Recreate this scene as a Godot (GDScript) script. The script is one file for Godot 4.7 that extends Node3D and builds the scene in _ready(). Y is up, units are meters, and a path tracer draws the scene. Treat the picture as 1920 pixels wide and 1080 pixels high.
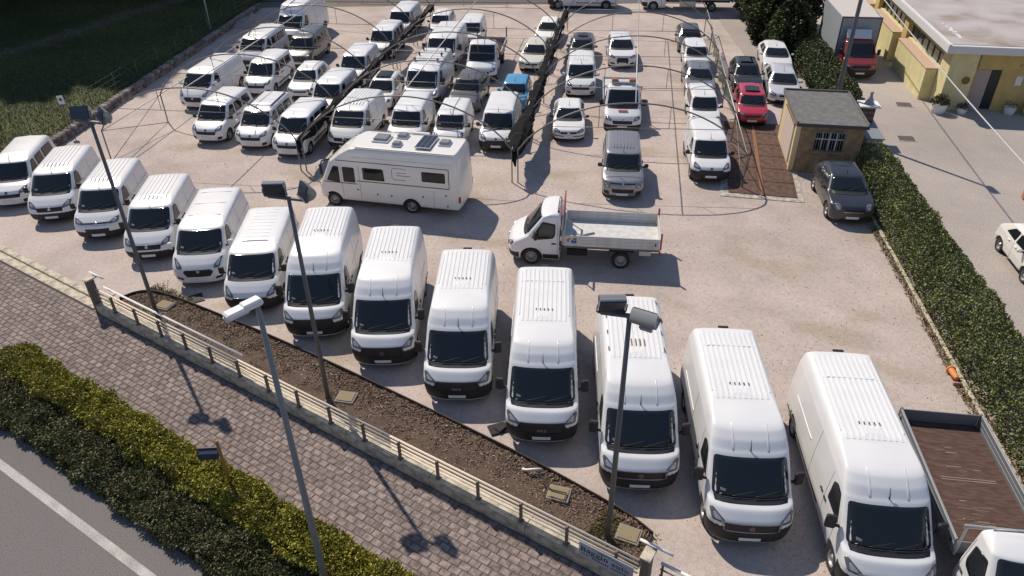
extends Node3D
# A dealer's gravel lot seen from a drone: rows of vans, frames of three cover tunnels, hut, hedges, pavement.
var M := {}
var taken := {}
var protos := {}
const YAW_T := -8.5
# ---------------------------------------------------------------- helpers
func lin(r, g, b) -> Color: return Color(r, g, b).linear_to_srgb()
func mat(key: String, c: Color, rough := 0.6, metal := 0.0) -> StandardMaterial3D:
	if M.has(key): return M[key]
	var m := StandardMaterial3D.new()
	m.albedo_color = c; m.roughness = rough; m.metallic = metal
	M[key] = m
	return m
func noise_tex(seed_: int, freq: float, lo: Color, hi: Color, size := 512, oct := 4, mid = null, bias := 0.0) -> ImageTexture:
	var n := FastNoiseLite.new(); n.seed = seed_; n.frequency = freq; n.fractal_octaves = oct; n.noise_type = FastNoiseLite.TYPE_SIMPLEX_SMOOTH
	var im: Image = n.get_seamless_image(size, size)
	var out := Image.create(size, size, true, Image.FORMAT_RGB8)
	for y in size:
		for x in size:
			var v: float = clampf(im.get_pixel(x, y).r + bias, 0, 1)
			var c: Color
			if mid == null: c = lo.lerp(hi, v)
			elif v < 0.5: c = lo.lerp(mid, v * 2.0)
			else: c = (mid as Color).lerp(hi, v * 2.0 - 1.0)
			out.set_pixel(x, y, c)
	out.generate_mipmaps()
	return ImageTexture.create_from_image(out)
func grain_tex(seed_: int, base: Color, amp: float, size := 512, blotch := 0.3) -> ImageTexture:
	# stony grain: pixel noise of two sizes over soft blotches
	var r := RandomNumberGenerator.new(); r.seed = seed_
	var n := FastNoiseLite.new(); n.seed = seed_ + 3; n.frequency = 0.02; n.fractal_octaves = 4
	var im: Image = n.get_seamless_image(size, size)
	var n2 := FastNoiseLite.new(); n2.seed = seed_ + 9; n2.frequency = 0.16; n2.fractal_octaves = 2
	var im2: Image = n2.get_seamless_image(size, size)
	var out := Image.create(size, size, true, Image.FORMAT_RGB8)
	for y in size:
		for x in size:
			var v := 1.0 + amp * (r.randf() - 0.5) + amp * 1.6 * (im2.get_pixel(x, y).r - 0.5) + blotch * (im.get_pixel(x, y).r - 0.5)
			var t := (im.get_pixel(x, y).r - 0.5) * 0.06
			out.set_pixel(x, y, Color(clampf(base.r * v, 0, 1), clampf(base.g * (v - t * 0.4), 0, 1), clampf(base.b * (v - t), 0, 1)))
	out.generate_mipmaps()
	return ImageTexture.create_from_image(out)
func numbered(n: String) -> String:
	taken[n] = taken.get(n, -1) + 1
	return n if taken[n] == 0 else "%s_%03d" % [n, taken[n]]
func tag(o: Node, label: String, category: String, group := "") -> void:
	o.set_meta("label", label); o.set_meta("category", category)
	if group != "": o.set_meta("group", group)
func thing(called: String, label: String, category: String, at := Vector3.ZERO, turn := 0.0, group := "") -> Node3D:
	var o := Node3D.new(); o.name = numbered(called); add_child(o)
	o.position = at; o.rotation_degrees.y = turn
	tag(o, label, category, group)
	return o
func part(called: String, mesh: Mesh, m: Material, parent: Node, at := Vector3.ZERO, rot := Vector3.ZERO) -> MeshInstance3D:
	var o := MeshInstance3D.new(); o.name = called; o.mesh = mesh
	if m: o.material_override = m
	o.position = at; o.rotation_degrees = rot
	parent.add_child(o, true)
	return o
func struct(called: String, mesh: Mesh, m: Material) -> MeshInstance3D:
	var o := part(numbered(called), mesh, m, self)
	o.set_meta("kind", "structure")
	return o
func ST(smooth := false) -> SurfaceTool:
	var st := SurfaceTool.new(); st.begin(Mesh.PRIMITIVE_TRIANGLES)
	st.set_smooth_group(0 if smooth else 0xFFFFFFFF)
	return st
func done(st: SurfaceTool) -> ArrayMesh:
	st.generate_normals()
	return st.commit()
func tri(st: SurfaceTool, a: Vector3, b: Vector3, c: Vector3) -> void:
	if (b - a).cross(c - a).length_squared() < 1e-13: return
	st.add_vertex(a); st.add_vertex(b); st.add_vertex(c)
func quad(st: SurfaceTool, a: Vector3, b: Vector3, c: Vector3, d: Vector3) -> void:
	tri(st, a, b, c); tri(st, a, c, d)
func box(st: SurfaceTool, c: Vector3, s: Vector3, bev := 0.0, xf := Transform3D.IDENTITY) -> void:
	# chamfered box: one face per side, one strip per edge, one triangle per corner
	var h := s * 0.5
	var b: float = minf(bev, minf(h.x, minf(h.y, h.z)) * 0.6)
	for ax in 3:
		for sg in [-1.0, 1.0]:
			var u := (ax + 1) % 3; var v := (ax + 2) % 3
			var q: Array[Vector3] = []
			for k in [[-1, -1], [1, -1], [1, 1], [-1, 1]]:
				var p := Vector3.ZERO
				p[ax] = sg * h[ax]; p[u] = k[0] * (h[u] - b); p[v] = k[1] * (h[v] - b)
				q.append(xf * (c + p))
			if sg > 0: quad(st, q[3], q[2], q[1], q[0])
			else: quad(st, q[0], q[1], q[2], q[3])
	if b <= 0.0: return
	for ax in 3:
		var u := (ax + 1) % 3; var v := (ax + 2) % 3
		for su in [-1.0, 1.0]:
			for sv in [-1.0, 1.0]:
				var q: Array[Vector3] = []
				for k in [[-1, 0], [1, 0], [1, 1], [-1, 1]]:
					var p := Vector3.ZERO
					p[ax] = k[0] * (h[ax] - b)
					p[u] = su * (h[u] - (b if k[1] == 1 else 0.0)); p[v] = sv * (h[v] - (0.0 if k[1] == 1 else b))
					q.append(xf * (c + p))
				if su * sv > 0: quad(st, q[0], q[1], q[2], q[3])
				else: quad(st, q[3], q[2], q[1], q[0])
	for sx in [-1.0, 1.0]:
		for sy in [-1.0, 1.0]:
			for sz in [-1.0, 1.0]:
				var a := xf * (c + Vector3(sx * h.x, sy * (h.y - b), sz * (h.z - b)))
				var d := xf * (c + Vector3(sx * (h.x - b), sy * h.y, sz * (h.z - b)))
				var e := xf * (c + Vector3(sx * (h.x - b), sy * (h.y - b), sz * h.z))
				if sx * sy * sz > 0: tri(st, a, e, d)
				else: tri(st, a, d, e)
func bx(s: Vector3, bev := 0.01) -> ArrayMesh:
	var key := "bx%.3f,%.3f,%.3f,%.3f" % [s.x, s.y, s.z, bev]
	if not protos.has(key):
		var st := ST(); box(st, Vector3.ZERO, s, bev); protos[key] = done(st)
	return protos[key]
func bead(w: float, h: float, l: float) -> ArrayMesh:
	# pressed sheet-metal bead: flat top, sloping flanks and run-out ends
	var key := "bead%.3f,%.3f,%.3f" % [w, h, l]
	if not protos.has(key):
		var st := ST()
		var s: float = minf(w, l) * 0.28; var e := 0.14 if l > w else s
		var ew := s if l > w else 0.14
		var a := [Vector3(-w * 0.5, 0, -l * 0.5), Vector3(w * 0.5, 0, -l * 0.5), Vector3(w * 0.5, 0, l * 0.5), Vector3(-w * 0.5, 0, l * 0.5)]
		var b := [Vector3(-w * 0.5 + ew, h, -l * 0.5 + e), Vector3(w * 0.5 - ew, h, -l * 0.5 + e), Vector3(w * 0.5 - ew, h, l * 0.5 - e), Vector3(-w * 0.5 + ew, h, l * 0.5 - e)]
		quad(st, b[0], b[1], b[2], b[3])
		for k in 4: quad(st, a[k], a[(k + 1) % 4], b[(k + 1) % 4], b[k])
		protos[key] = done(st)
	return protos[key]
func tube(st: SurfaceTool, pts: Array, r0: float, r1 := -1.0, n := 8) -> void:
	if r1 < 0: r1 = r0
	var rings := []
	var cnt := pts.size()
	var up := Vector3.UP
	for i in cnt:
		var d: Vector3 = (pts[mini(i + 1, cnt - 1)] - pts[maxi(i - 1, 0)]).normalized()
		if absf(d.dot(up)) > 0.95: up = Vector3.RIGHT if absf(d.x) < 0.9 else Vector3.BACK
		var a := d.cross(up).normalized(); var b := a.cross(d)
		up = b
		var r := lerpf(r0, r1, float(i) / maxf(1, cnt - 1))
		var ring := []
		for k in n: ring.append(pts[i] + (a * cos(TAU * k / n) + b * sin(TAU * k / n)) * r)
		rings.append(ring)
	for i in cnt - 1:
		for k in n:
			var l := (k + 1) % n
			quad(st, rings[i][k], rings[i + 1][k], rings[i + 1][l], rings[i][l])
	for k in range(1, n - 1):
		tri(st, rings[0][0], rings[0][k], rings[0][k + 1])
		tri(st, rings[-1][0], rings[-1][k + 1], rings[-1][k])
func tub(pts: Array, r0: float, r1 := -1.0, n := 8) -> ArrayMesh:
	var st := ST(true); tube(st, pts, r0, r1, n); return done(st)
func lathe(prof: Array, n := 20, axis := 1) -> ArrayMesh:
	# prof: [radius, height] pairs
	var st := ST(false)
	for i in prof.size() - 1:
		for k in n:
			var a0 := TAU * k / n; var a1 := TAU * (k + 1) / n
			var q := []
			for e in [[i, a0], [i + 1, a0], [i + 1, a1], [i, a1]]:
				var r: float = prof[e[0]][0]; var h: float = prof[e[0]][1]
				var p := Vector3(cos(e[1]) * r, h, sin(e[1]) * r)
				if axis == 0: p = Vector3(h, p.x, p.z)
				q.append(p)
			quad(st, q[0], q[1], q[2], q[3])
	return done(st)
func sheet(a: Vector3, b: Vector3, c: Vector3, d: Vector3, nu: int, nv: int, uv_m: float, colf = null, hf = null) -> ArrayMesh:
	# bilinear ground sheet a-b-c-d with world UVs in tiles of uv_m metres
	var st := SurfaceTool.new(); st.begin(Mesh.PRIMITIVE_TRIANGLES)
	for j in nv + 1:
		for i in nu + 1:
			var p := a.lerp(b, float(i) / nu).lerp(d.lerp(c, float(i) / nu), float(j) / nv)
			if hf: p.y += hf.call(p)
			st.set_uv(Vector2(p.x, p.z) / uv_m)
			st.set_color(colf.call(p) if colf else Color.WHITE)
			st.add_vertex(p)
	for j in nv:
		for i in nu:
			var k := j * (nu + 1) + i
			for t in [k, k + 1, k + nu + 2, k, k + nu + 2, k + nu + 1]: st.add_index(t)
	st.generate_normals(); st.generate_tangents()
	return st.commit()
# ---------------------------------------------------------------- vehicle bodies
class Shape:
	# body defined by front outline x(z), rear inset x(z), half width y(z) and roundness of the plan
	var L: float; var W: float; var H: float
	var ft: Array; var rt: Array; var sd: Array; var dt: Array
	var p := 2.6
	var dr := 0.14
	var crown := 0.025
	var wx: Array; var wr := 0.33; var z0 := 0.22
	var oz := -99.0
	func zf() -> float: return oz if oz > -90.0 else L * 0.5
	func lk(t: Array, z: float) -> float:
		if z <= t[0][0]: return t[0][1]
		for i in range(1, t.size()):
			if z <= t[i][0]:
				return lerpf(t[i - 1][1], t[i][1], (z - t[i - 1][0]) / maxf(1e-5, t[i][0] - t[i - 1][0]))
		return t[-1][1]
	func sm(t: Array, z: float) -> float:
		var d := minf(0.022, maxf(0.0, H - z))
		return (lk(t, z - d) + 2.0 * lk(t, z) + lk(t, z + d) + lk(t, z - d * 0.5) + lk(t, z + d * 0.5)) / 6.0
	func fx(y: float, z: float) -> float:
		var q := clampf(absf(y) / sm(sd, z), 0, 1)
		return sm(ft, z) + sm(dt, z) * (1.0 - pow(1.0 - pow(q, p), 1.0 / p))
	func rx(y: float, z: float) -> float:
		var q := clampf(absf(y) / sm(sd, z), 0, 1)
		return L - sm(rt, z) - dr * (1.0 - pow(1.0 - pow(q, 3.0), 1.0 / 3.0))
	func sy(x: float, z: float) -> float:
		var s := sm(sd, z)
		var a := clampf((x - sm(ft, z)) / sm(dt, z), 0, 1)
		var b := clampf((L - sm(rt, z) - x) / dr, 0, 1)
		return s * pow(1.0 - pow(1.0 - a, p), 1.0 / p) * pow(1.0 - pow(1.0 - b, 3.0), 1.0 / 3.0)
	func arch(x: float) -> float:
		var z := 0.0
		for w in wx:
			var R := wr + 0.07
			if absf(x - w) < R: z = maxf(z, wr + sqrt(R * R - (x - w) * (x - w)))
		return z
	func loc(x: float, y: float, z: float) -> Vector3: return Vector3(y, z, zf() - x)
	func top_z(y: float) -> float:
		var s := sm(sd, H)
		return H + crown * maxf(0.0, 1.0 - (y / s) * (y / s))
func body_mesh(s: Shape) -> ArrayMesh:
	var zs := {}
	for t in [s.ft, s.rt, s.sd]:
		for k in t:
			for d in [-0.022, 0.0, 0.022]:
				var z: float = clampf(k[0] + d, s.z0, s.H)
				zs[snappedf(z, 0.011)] = true
	var zz := s.z0
	while zz < s.H: zs[snappedf(zz, 0.011)] = true; zz += 0.09
	zs[s.H] = true
	var lz: Array = zs.keys(); lz.sort()
	while lz[0] < s.z0: lz.pop_front()
	while lz[-1] > s.H: lz.pop_back()
	if lz[-1] < s.H - 1e-4: lz.append(s.H)
	var qs := [0.0, 0.2, 0.4, 0.58, 0.72, 0.83, 0.91, 0.96, 0.99, 1.0]
	var xs := []
	for w in s.wx:
		for k in 13: xs.append(w + (s.wr + 0.0705) * cos(PI - PI * k / 12.0))
	var x := 0.3
	while x < s.L: xs.append(x); x += 0.45
	xs.sort()
	var rings := []
	for z in lz:
		var half := []
		var w: float = s.sm(s.sd, z)
		for q in qs: half.append(Vector3(s.fx(q * w, z), q * w, z))
		var xa: float = s.sm(s.ft, z) + s.sm(s.dt, z)
		var xb: float = s.L - s.sm(s.rt, z) - s.dr
		for xx in xs:
			var xc: float = clampf(xx, xa, maxf(xa, xb))
			half.append(Vector3(xc, w, maxf(z, s.arch(xc))))
		for i in qs.size():
			var q: float = qs[qs.size() - 1 - i]
			half.append(Vector3(s.rx(q * w, z), q * w, z))
		rings.append(half)
	var st := ST(true)
	var n: int = rings[0].size()
	for i in rings.size() - 1:
		for k in n - 1:
			var a: Vector3 = rings[i][k]; var b: Vector3 = rings[i][k + 1]; var c: Vector3 = rings[i + 1][k + 1]; var d: Vector3 = rings[i + 1][k]
			quad(st, s.loc(a.x, a.y, a.z), s.loc(b.x, b.y, b.z), s.loc(c.x, c.y, c.z), s.loc(d.x, d.y, d.z))
			quad(st, s.loc(d.x, -d.y, d.z), s.loc(c.x, -c.y, c.z), s.loc(b.x, -b.y, b.z), s.loc(a.x, -a.y, a.z))
	var top: Array = rings[-1]
	var fr := [1.0, 0.75, 0.4, 0.0, -0.4, -0.75, -1.0]
	for k in n - 1:
		for j in fr.size() - 1:
			var q := []
			for e in [[k, j], [k + 1, j], [k + 1, j + 1], [k, j + 1]]:
				var t: Vector3 = top[e[0]]
				q.append(s.loc(t.x, t.y * fr[e[1]], s.H + s.crown * (1.0 - fr[e[1]] * fr[e[1]]) * clampf((t.x - top[0].x) / 0.1, 0, 1)))
			quad(st, q[0], q[1], q[2], q[3])
	return done(st)
func rounded(poly: Array, r: float) -> Array:
	var out := []
	var n := poly.size()
	for i in n:
		var a: Vector2 = poly[(i + n - 1) % n]; var b: Vector2 = poly[i]; var c: Vector2 = poly[(i + 1) % n]
		var r1: float = minf(r, minf(a.distance_to(b), b.distance_to(c)) * 0.45)
		var p := b + (a - b).normalized() * r1; var q := b + (c - b).normalized() * r1
		for k in 5:
			var t := k / 4.0
			out.append(p.lerp(b, t).lerp(b.lerp(q, t), t))
	return out
func patch(s: Shape, kind: String, poly: Array, off: float, r := 0.03, mirror := 1.0) -> ArrayMesh:
	# a convex outline laid on the body: front/rear in (y, z), side in (x, z), top in (x, y); with a turned edge
	var pl := rounded(poly, r) if r > 0.0 else poly
	var fine := []
	for i in pl.size():
		var a: Vector2 = pl[i]; var b: Vector2 = pl[(i + 1) % pl.size()]
		var m := maxi(1, int(ceil(a.distance_to(b) / 0.16)))
		for k in m: fine.append(a.lerp(b, float(k) / m))
	var c := Vector2.ZERO
	for v in fine: c += v
	c /= fine.size()
	var st := ST(true)
	var rad := [1.0, 1.0, 0.8, 0.55, 0.3, 0.0]
	var rings := []
	for j in rad.size():
		var ring := []
		var o := -0.012 if j == 0 else off
		for v in fine:
			var u: Vector2 = c.lerp(v, rad[j])
			var pt := Vector3.ZERO
			match kind:
				"front": pt = s.loc(s.fx(u.x, u.y) - o, u.x, u.y + o * 0.4)
				"rear": pt = s.loc(s.rx(u.x, u.y) + o, u.x, u.y)
				"side": pt = s.loc(u.x, (s.sy(u.x, u.y) + o) * mirror, u.y)
				"top": pt = s.loc(u.x, u.y, s.top_z(u.y) + o)
			ring.append(pt)
		rings.append(ring)
	var m := fine.size()
	for j in rad.size() - 1:
		for k in m:
			var l := (k + 1) % m
			if mirror > 0: quad(st, rings[j][k], rings[j + 1][k], rings[j + 1][l], rings[j][l])
			else: quad(st, rings[j][l], rings[j + 1][l], rings[j + 1][k], rings[j][k])
	return done(st)
func V(a: Array) -> Array:
	var o := []
	for e in a: o.append(Vector2(e[0], e[1]))
	return o
func mir(a: Array) -> Array:
	var o := []
	for e in a: o.append(Vector2(-e[0], e[1]))
	o.reverse()
	return o
func band(s: Shape, za: float, zb: float, xe: float, off := 0.008) -> ArrayMesh:
	# bumper shell round the nose from side to side
	var st := ST(true)
	var cols := []
	var w0 := s.sm(s.sd, za)
	var qq := [-1.0, -0.99, -0.96, -0.9, -0.8, -0.65, -0.45, -0.2, 0.0, 0.2, 0.45, 0.65, 0.8, 0.9, 0.96, 0.99, 1.0]
	var rows := 7
	for j in rows + 1:
		var z := lerpf(za, zb, float(j) / rows)
		var o := off if j > 0 and j < rows else -0.01
		var w: float = s.sm(s.sd, z)
		var row := [s.loc(xe, -(s.sy(xe, z) + o), z)]
		for q in qq:
			var f := s.fx(q * w, z)
			row.append(s.loc(f - o * (1.0 - absf(q)) - o * 0.5, q * (w + o), z))
		row.append(s.loc(xe, s.sy(xe, z) + o, z))
		cols.append(row)
	for j in rows:
		for k in cols[0].size() - 1:
			quad(st, cols[j][k], cols[j + 1][k], cols[j + 1][k + 1], cols[j][k + 1])
	return done(st)
func wheel(parent: Node3D, at: Vector3, r: float, side: float, steel: bool) -> void:
	var key := "wh%.2f%s" % [r, steel]
	if not protos.has(key):
		protos[key] = lathe([[r * 0.62, -0.09], [r * 0.66, -0.105], [r * 0.93, -0.105], [r * 0.985, -0.085], [r, -0.05], [r, 0.05], [r * 0.985, 0.085], [r * 0.93, 0.105], [r * 0.66, 0.105], [r * 0.62, 0.085]], 28, 0)
		var st := ST(false)
		var n := 10
		var rr := r * 0.63
		for k in 30:
			var a0 := TAU * k / 30; var a1 := TAU * (k + 1) / 30
			var dish := [[rr, 0.09], [rr * 0.9, 0.075], [rr * 0.82, 0.03], [rr * 0.45, 0.045], [rr * 0.3, 0.085], [0.0, 0.09]]
			var hole := (k % 3 == 0)
			for i in 5:
				if hole and i == 2: continue
				var q := []
				for e in [[i, a0], [i + 1, a0], [i + 1, a1], [i, a1]]:
					var d: Array = dish[e[0]]
					q.append(Vector3(d[1], cos(e[1]) * d[0], sin(e[1]) * d[0]))
				quad(st, q[0], q[3], q[2], q[1])
		protos[key + "r"] = done(st)
	var w := Node3D.new(); w.name = "wheel"; w.position = at; w.rotation_degrees.y = 0 if side > 0 else 180
	parent.add_child(w, true)
	part("tyre", protos[key], M.rubber, w); part("rim", protos[key + "r"], M.steel_rim if steel else M.alloy, w)
func car_shape(L: float, W: float, H: float, o := {}) -> Shape:
	var s := Shape.new()
	s.L = L; s.W = W; s.H = H
	var zn: float = o.get("zn", 0.75); var xn: float = o.get("xn", 0.12)
	var zc: float = o.get("zc", 0.95); var xc: float = o.get("xc", 1.0)
	var zt: float = o.get("zt", H - 0.08); var xt: float = o.get("xt", 1.7)
	var rw: float = o.get("rw", W * 0.5 - 0.2)
	var zb: float = o.get("zb", zc)
	var h2 := W * 0.5
	s.ft = [[0.18, 0.14], [0.3, 0.03], [zn * 0.6, 0.0], [zn * 0.85, 0.03], [zn, xn], [lerpf(zn, zc, 0.55), lerpf(xn, xc, 0.42)], [zc - 0.02, xc - 0.1], [zc + 0.015, xc], [zt, xt], [zt + 0.03, xt + 0.1], [H - 0.012, o.get("xr", xt + 0.55)], [H, o.get("xr", xt + 0.55) + 0.3]]
	s.sd = [[0.18, h2 - 0.09], [0.34, h2 - 0.025], [0.6, h2], [zb - 0.06, h2 - 0.015], [zb + 0.03, h2 - 0.05], [zt - 0.05, rw + 0.06], [H - 0.06, rw + 0.01], [H - 0.02, rw - 0.05], [H, rw - 0.14]]
	s.dt = [[0.18, 0.5], [zn * 0.8, 0.42], [zc, o.get("dc", 0.34)], [zt, 0.24], [H, 0.16]]
	var rs: float = o.get("rs", 0.5)
	s.rt = [[0.18, 0.12], [0.35, 0.02], [0.55, 0.0], [zb, 0.04 + rs * 0.08], [zb + 0.05, 0.06 + rs * 0.12], [zt - 0.03, 0.1 + rs * 0.85], [H - 0.03, 0.16 + rs * 1.0], [H, 0.3 + rs * 1.1]]
	s.wr = o.get("wr", 0.31)
	s.wx = o.get("wx", [0.82, L - 0.75])
	s.z0 = o.get("z0", 0.2)
	s.dr = o.get("dr", 0.16)
	s.crown = 0.03
	return s
func dress(n: Node3D, s: Shape, o: Dictionary) -> void:
	# everything that sits on a body shape
	part("body", body_mesh(s), o.paint, n)
	part("underbody", bx(Vector3(s.W - 0.62, 0.5, s.L - 0.7), 0.03), M.chassis, n, Vector3(0, 0.47, s.zf() - s.L * 0.5))
	for w in s.wx:
		for sg in [-1.0, 1.0]:
			wheel(n, Vector3(sg * (s.W * 0.5 - 0.135), s.wr, s.zf() - w), s.wr, sg, o.get("steel", true))
	var ws: Array = o.ws   # [z0, half y0, z1, half y1]
	part("windscreen", patch(s, "front", V([[-ws[1], ws[0]], [ws[1], ws[0]], [ws[3], ws[2]], [-ws[3], ws[2]]]), 0.006, 0.09), M.glass, n)
	if o.get("cowl", true):
		part("cowl", patch(s, "front", V([[-ws[1] * 0.93, ws[0] - 0.07], [ws[1] * 0.93, ws[0] - 0.07], [ws[1] * 0.96, ws[0] - 0.006], [-ws[1] * 0.96, ws[0] - 0.006]]), 0.006, 0.01), M.plastic, n)
		for k in 2:
			var pts := []
			for t in 7:
				var y: float = lerpf(-0.42 + 0.5 * k, 0.12 + 0.55 * k, t / 6.0) * ws[1] / 0.85
				var z: float = ws[0] + 0.03 + 0.018 * t
				pts.append(s.loc(s.fx(y, z) - 0.022, y, z + 0.012))
			part("wiper", tub(pts, 0.011, 0.008, 5), M.plastic, n)
	for w in o.get("windows", []):
		for sg in [-1.0, 1.0]:
			part("side_window", patch(s, "side", V(w), 0.006, 0.06, sg), M.glass, n)
	if o.has("rear_win"):
		var rw: Array = o.rear_win
		part("rear_window", patch(s, "rear", V([[-rw[1], rw[0]], [-rw[3], rw[2]], [rw[3], rw[2]], [rw[1], rw[0]]]), 0.006, 0.06), M.glass, n)
	for sg in [-1.0, 1.0]:
		var tw: float = s.sm(s.sd, 0.9) - 0.03
		part("tail_light", patch(s, "rear", V([[sg * tw, 0.72], [sg * (tw - 0.14), 0.72], [sg * (tw - 0.14), 1.0], [sg * tw, 1.0]]), 0.012, 0.02), M.tail, n)
	if o.has("bumper"):
		var b: Array = o.bumper
		part("front_bumper", band(s, b[0], b[1], b[2]), M.plastic, n)
	for g in o.get("grilles", []):
		part("grille", patch(s, "front", V(g), o.get("grille_off", 0.012), 0.03), M.grille, n)
	for g in o.get("trims", []):
		part("grille_trim", patch(s, "front", V(g), 0.02, 0.01), o.get("trim_mat", M.chrome), n)
	for h in o.get("lamps", []):
		for e in [V(h), mir(V(h))]:
			var l := part("headlight", patch(s, "front", e, 0.011, 0.035), M.lamp, n)
			var c := Vector2.ZERO
			for v in e: c += v / e.size()
			var inner := []
			for v in e: inner.append(c + (v - c) * 0.5)
			part("reflector", patch(s, "front", inner, 0.015, 0.02), M.lamp_in, l)
	for h in o.get("fogs", []):
		for e in [V(h), mir(V(h))]: part("fog_lamp_recess", patch(s, "front", e, 0.012, 0.03), M.plastic, n)
	var pz: float = o.get("plate", 0.42)
	part("number_plate", patch(s, "front", V([[-0.26, pz - 0.058], [0.26, pz - 0.058], [0.26, pz + 0.058], [-0.26, pz + 0.058]]), 0.026, 0.008), M.plate, n)
	if o.has("badge"):
		var bz: float = o.badge[0]; var br: float = o.badge[1]
		var ring := []
		for k in 10: ring.append([cos(TAU * k / 10) * br, bz + sin(TAU * k / 10) * br])
		part("badge", patch(s, "front", V(ring), 0.024, 0.0), o.badge[2], n)
	if o.has("letters"):
		var tm := TextMesh.new(); tm.text = o.letters[0]; tm.pixel_size = 0.0062; tm.depth = 0.01; tm.font_size = 20
		var f := SystemFont.new(); f.font_names = PackedStringArray(["Droid Sans"]); f.font_weight = 700; tm.font = f
		part("badge", tm, M.chrome, n, s.loc(s.fx(0, o.letters[1]) - 0.022, 0, o.letters[1]))
	if o.has("mirrors"):
		var m: Array = o.mirrors   # x, z, width, height, material
		for sg in [-1.0, 1.0]:
			var y0: float = s.sy(m[0], m[1])
			var mm := part("wing_mirror", bx(Vector3(m[2], m[3], 0.13), 0.045), m[4], n, Vector3(sg * (y0 + 0.09 + m[2] * 0.5), m[1], s.zf() - m[0]), Vector3(0, sg * 12, 0))
			part("mirror_arm", bx(Vector3(0.2, 0.06, 0.08), 0.015), M.plastic, mm, Vector3(-sg * (m[2] * 0.5 + 0.04), -m[3] * 0.25, 0))
	if o.has("ribs"):
		var r: Array = o.ribs      # x0, x1, count, half span, width
		for k in int(r[2]):
			var y: float = lerpf(-r[3], r[3], k / (r[2] - 1.0))
			part("roof_rib", bead(r[4], 0.02, r[1] - r[0]), o.paint, n, Vector3(y, s.top_z(y) - 0.001, s.zf() - (r[0] + r[1]) * 0.5))
	if o.has("cross_ribs"):
		var r: Array = o.cross_ribs   # x0, x1, count, width across, thickness
		for k in int(r[2]):
			var x: float = lerpf(r[0], r[1], k / maxf(1.0, r[2] - 1.0))
			part("roof_rib", bead(r[3], 0.016, r[4]), o.paint, n, Vector3(0, s.H + s.crown * 0.6, s.zf() - x))
	if o.has("aerial"):
		var z: float = o.aerial
		var pt := s.loc(s.fx(0, z), 0, z)
		part("aerial", tub([pt, pt + Vector3(0, 0.09, -0.02), pt + Vector3(0, 0.24, -0.12)], 0.018, 0.006, 6), M.plastic, n)
	for h in o.get("handles", []):
		for sg in [-1.0, 1.0]:
			part("door_handle", bx(Vector3(0.05, 0.05, 0.18), 0.015), o.get("handle_mat", M.plastic), n, Vector3(sg * (s.sy(h[0], h[1]) + 0.015), h[1], s.zf() - h[0]))
	for l in o.get("strips", []):      # side mouldings: x0, x1, z0, z1, material
		for sg in [-1.0, 1.0]:
			part("side_moulding", patch(s, "side", V([[l[0], l[2]], [l[1], l[2]], [l[1], l[3]], [l[0], l[3]]]), 0.014, 0.006, sg), l[4], n)
	for l in o.get("seams", []):       # rubber door seals
		for sg in [-1.0, 1.0]:
			part("door_seal", patch(s, "side", V(l), 0.003, 0.0, sg), M.seal, n)
	if o.has("panorama"):
		var t: Array = o.panorama
		part("glass_roof", patch(s, "top", V([[t[0], -t[2]], [t[1], -t[2]], [t[1], t[2]], [t[0], t[2]]]), 0.006, 0.08), M.glass, n)
	if o.has("rails"):
		var t: Array = o.rails
		for sg in [-1.0, 1.0]:
			part("roof_rail", bx(Vector3(0.045, 0.05, t[1] - t[0]), 0.015), t[3], n, Vector3(sg * t[2], s.H + 0.03, s.zf() - (t[0] + t[1]) * 0.5))
	if o.get("note", false):
		var a: float = -ws[1] * 0.78
		part("price_sheet", patch(s, "front", V([[a, ws[0] + 0.09], [a + 0.12, ws[0] + 0.08], [a + 0.13, ws[0] + 0.12], [a, ws[0] + 0.14]]), 0.008, 0.0), M.paper, n)
func seam_v(x: float, z0: float, z1: float) -> Array: return [[x, z0], [x + 0.014, z0], [x + 0.014, z1], [x, z1]]
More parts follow.
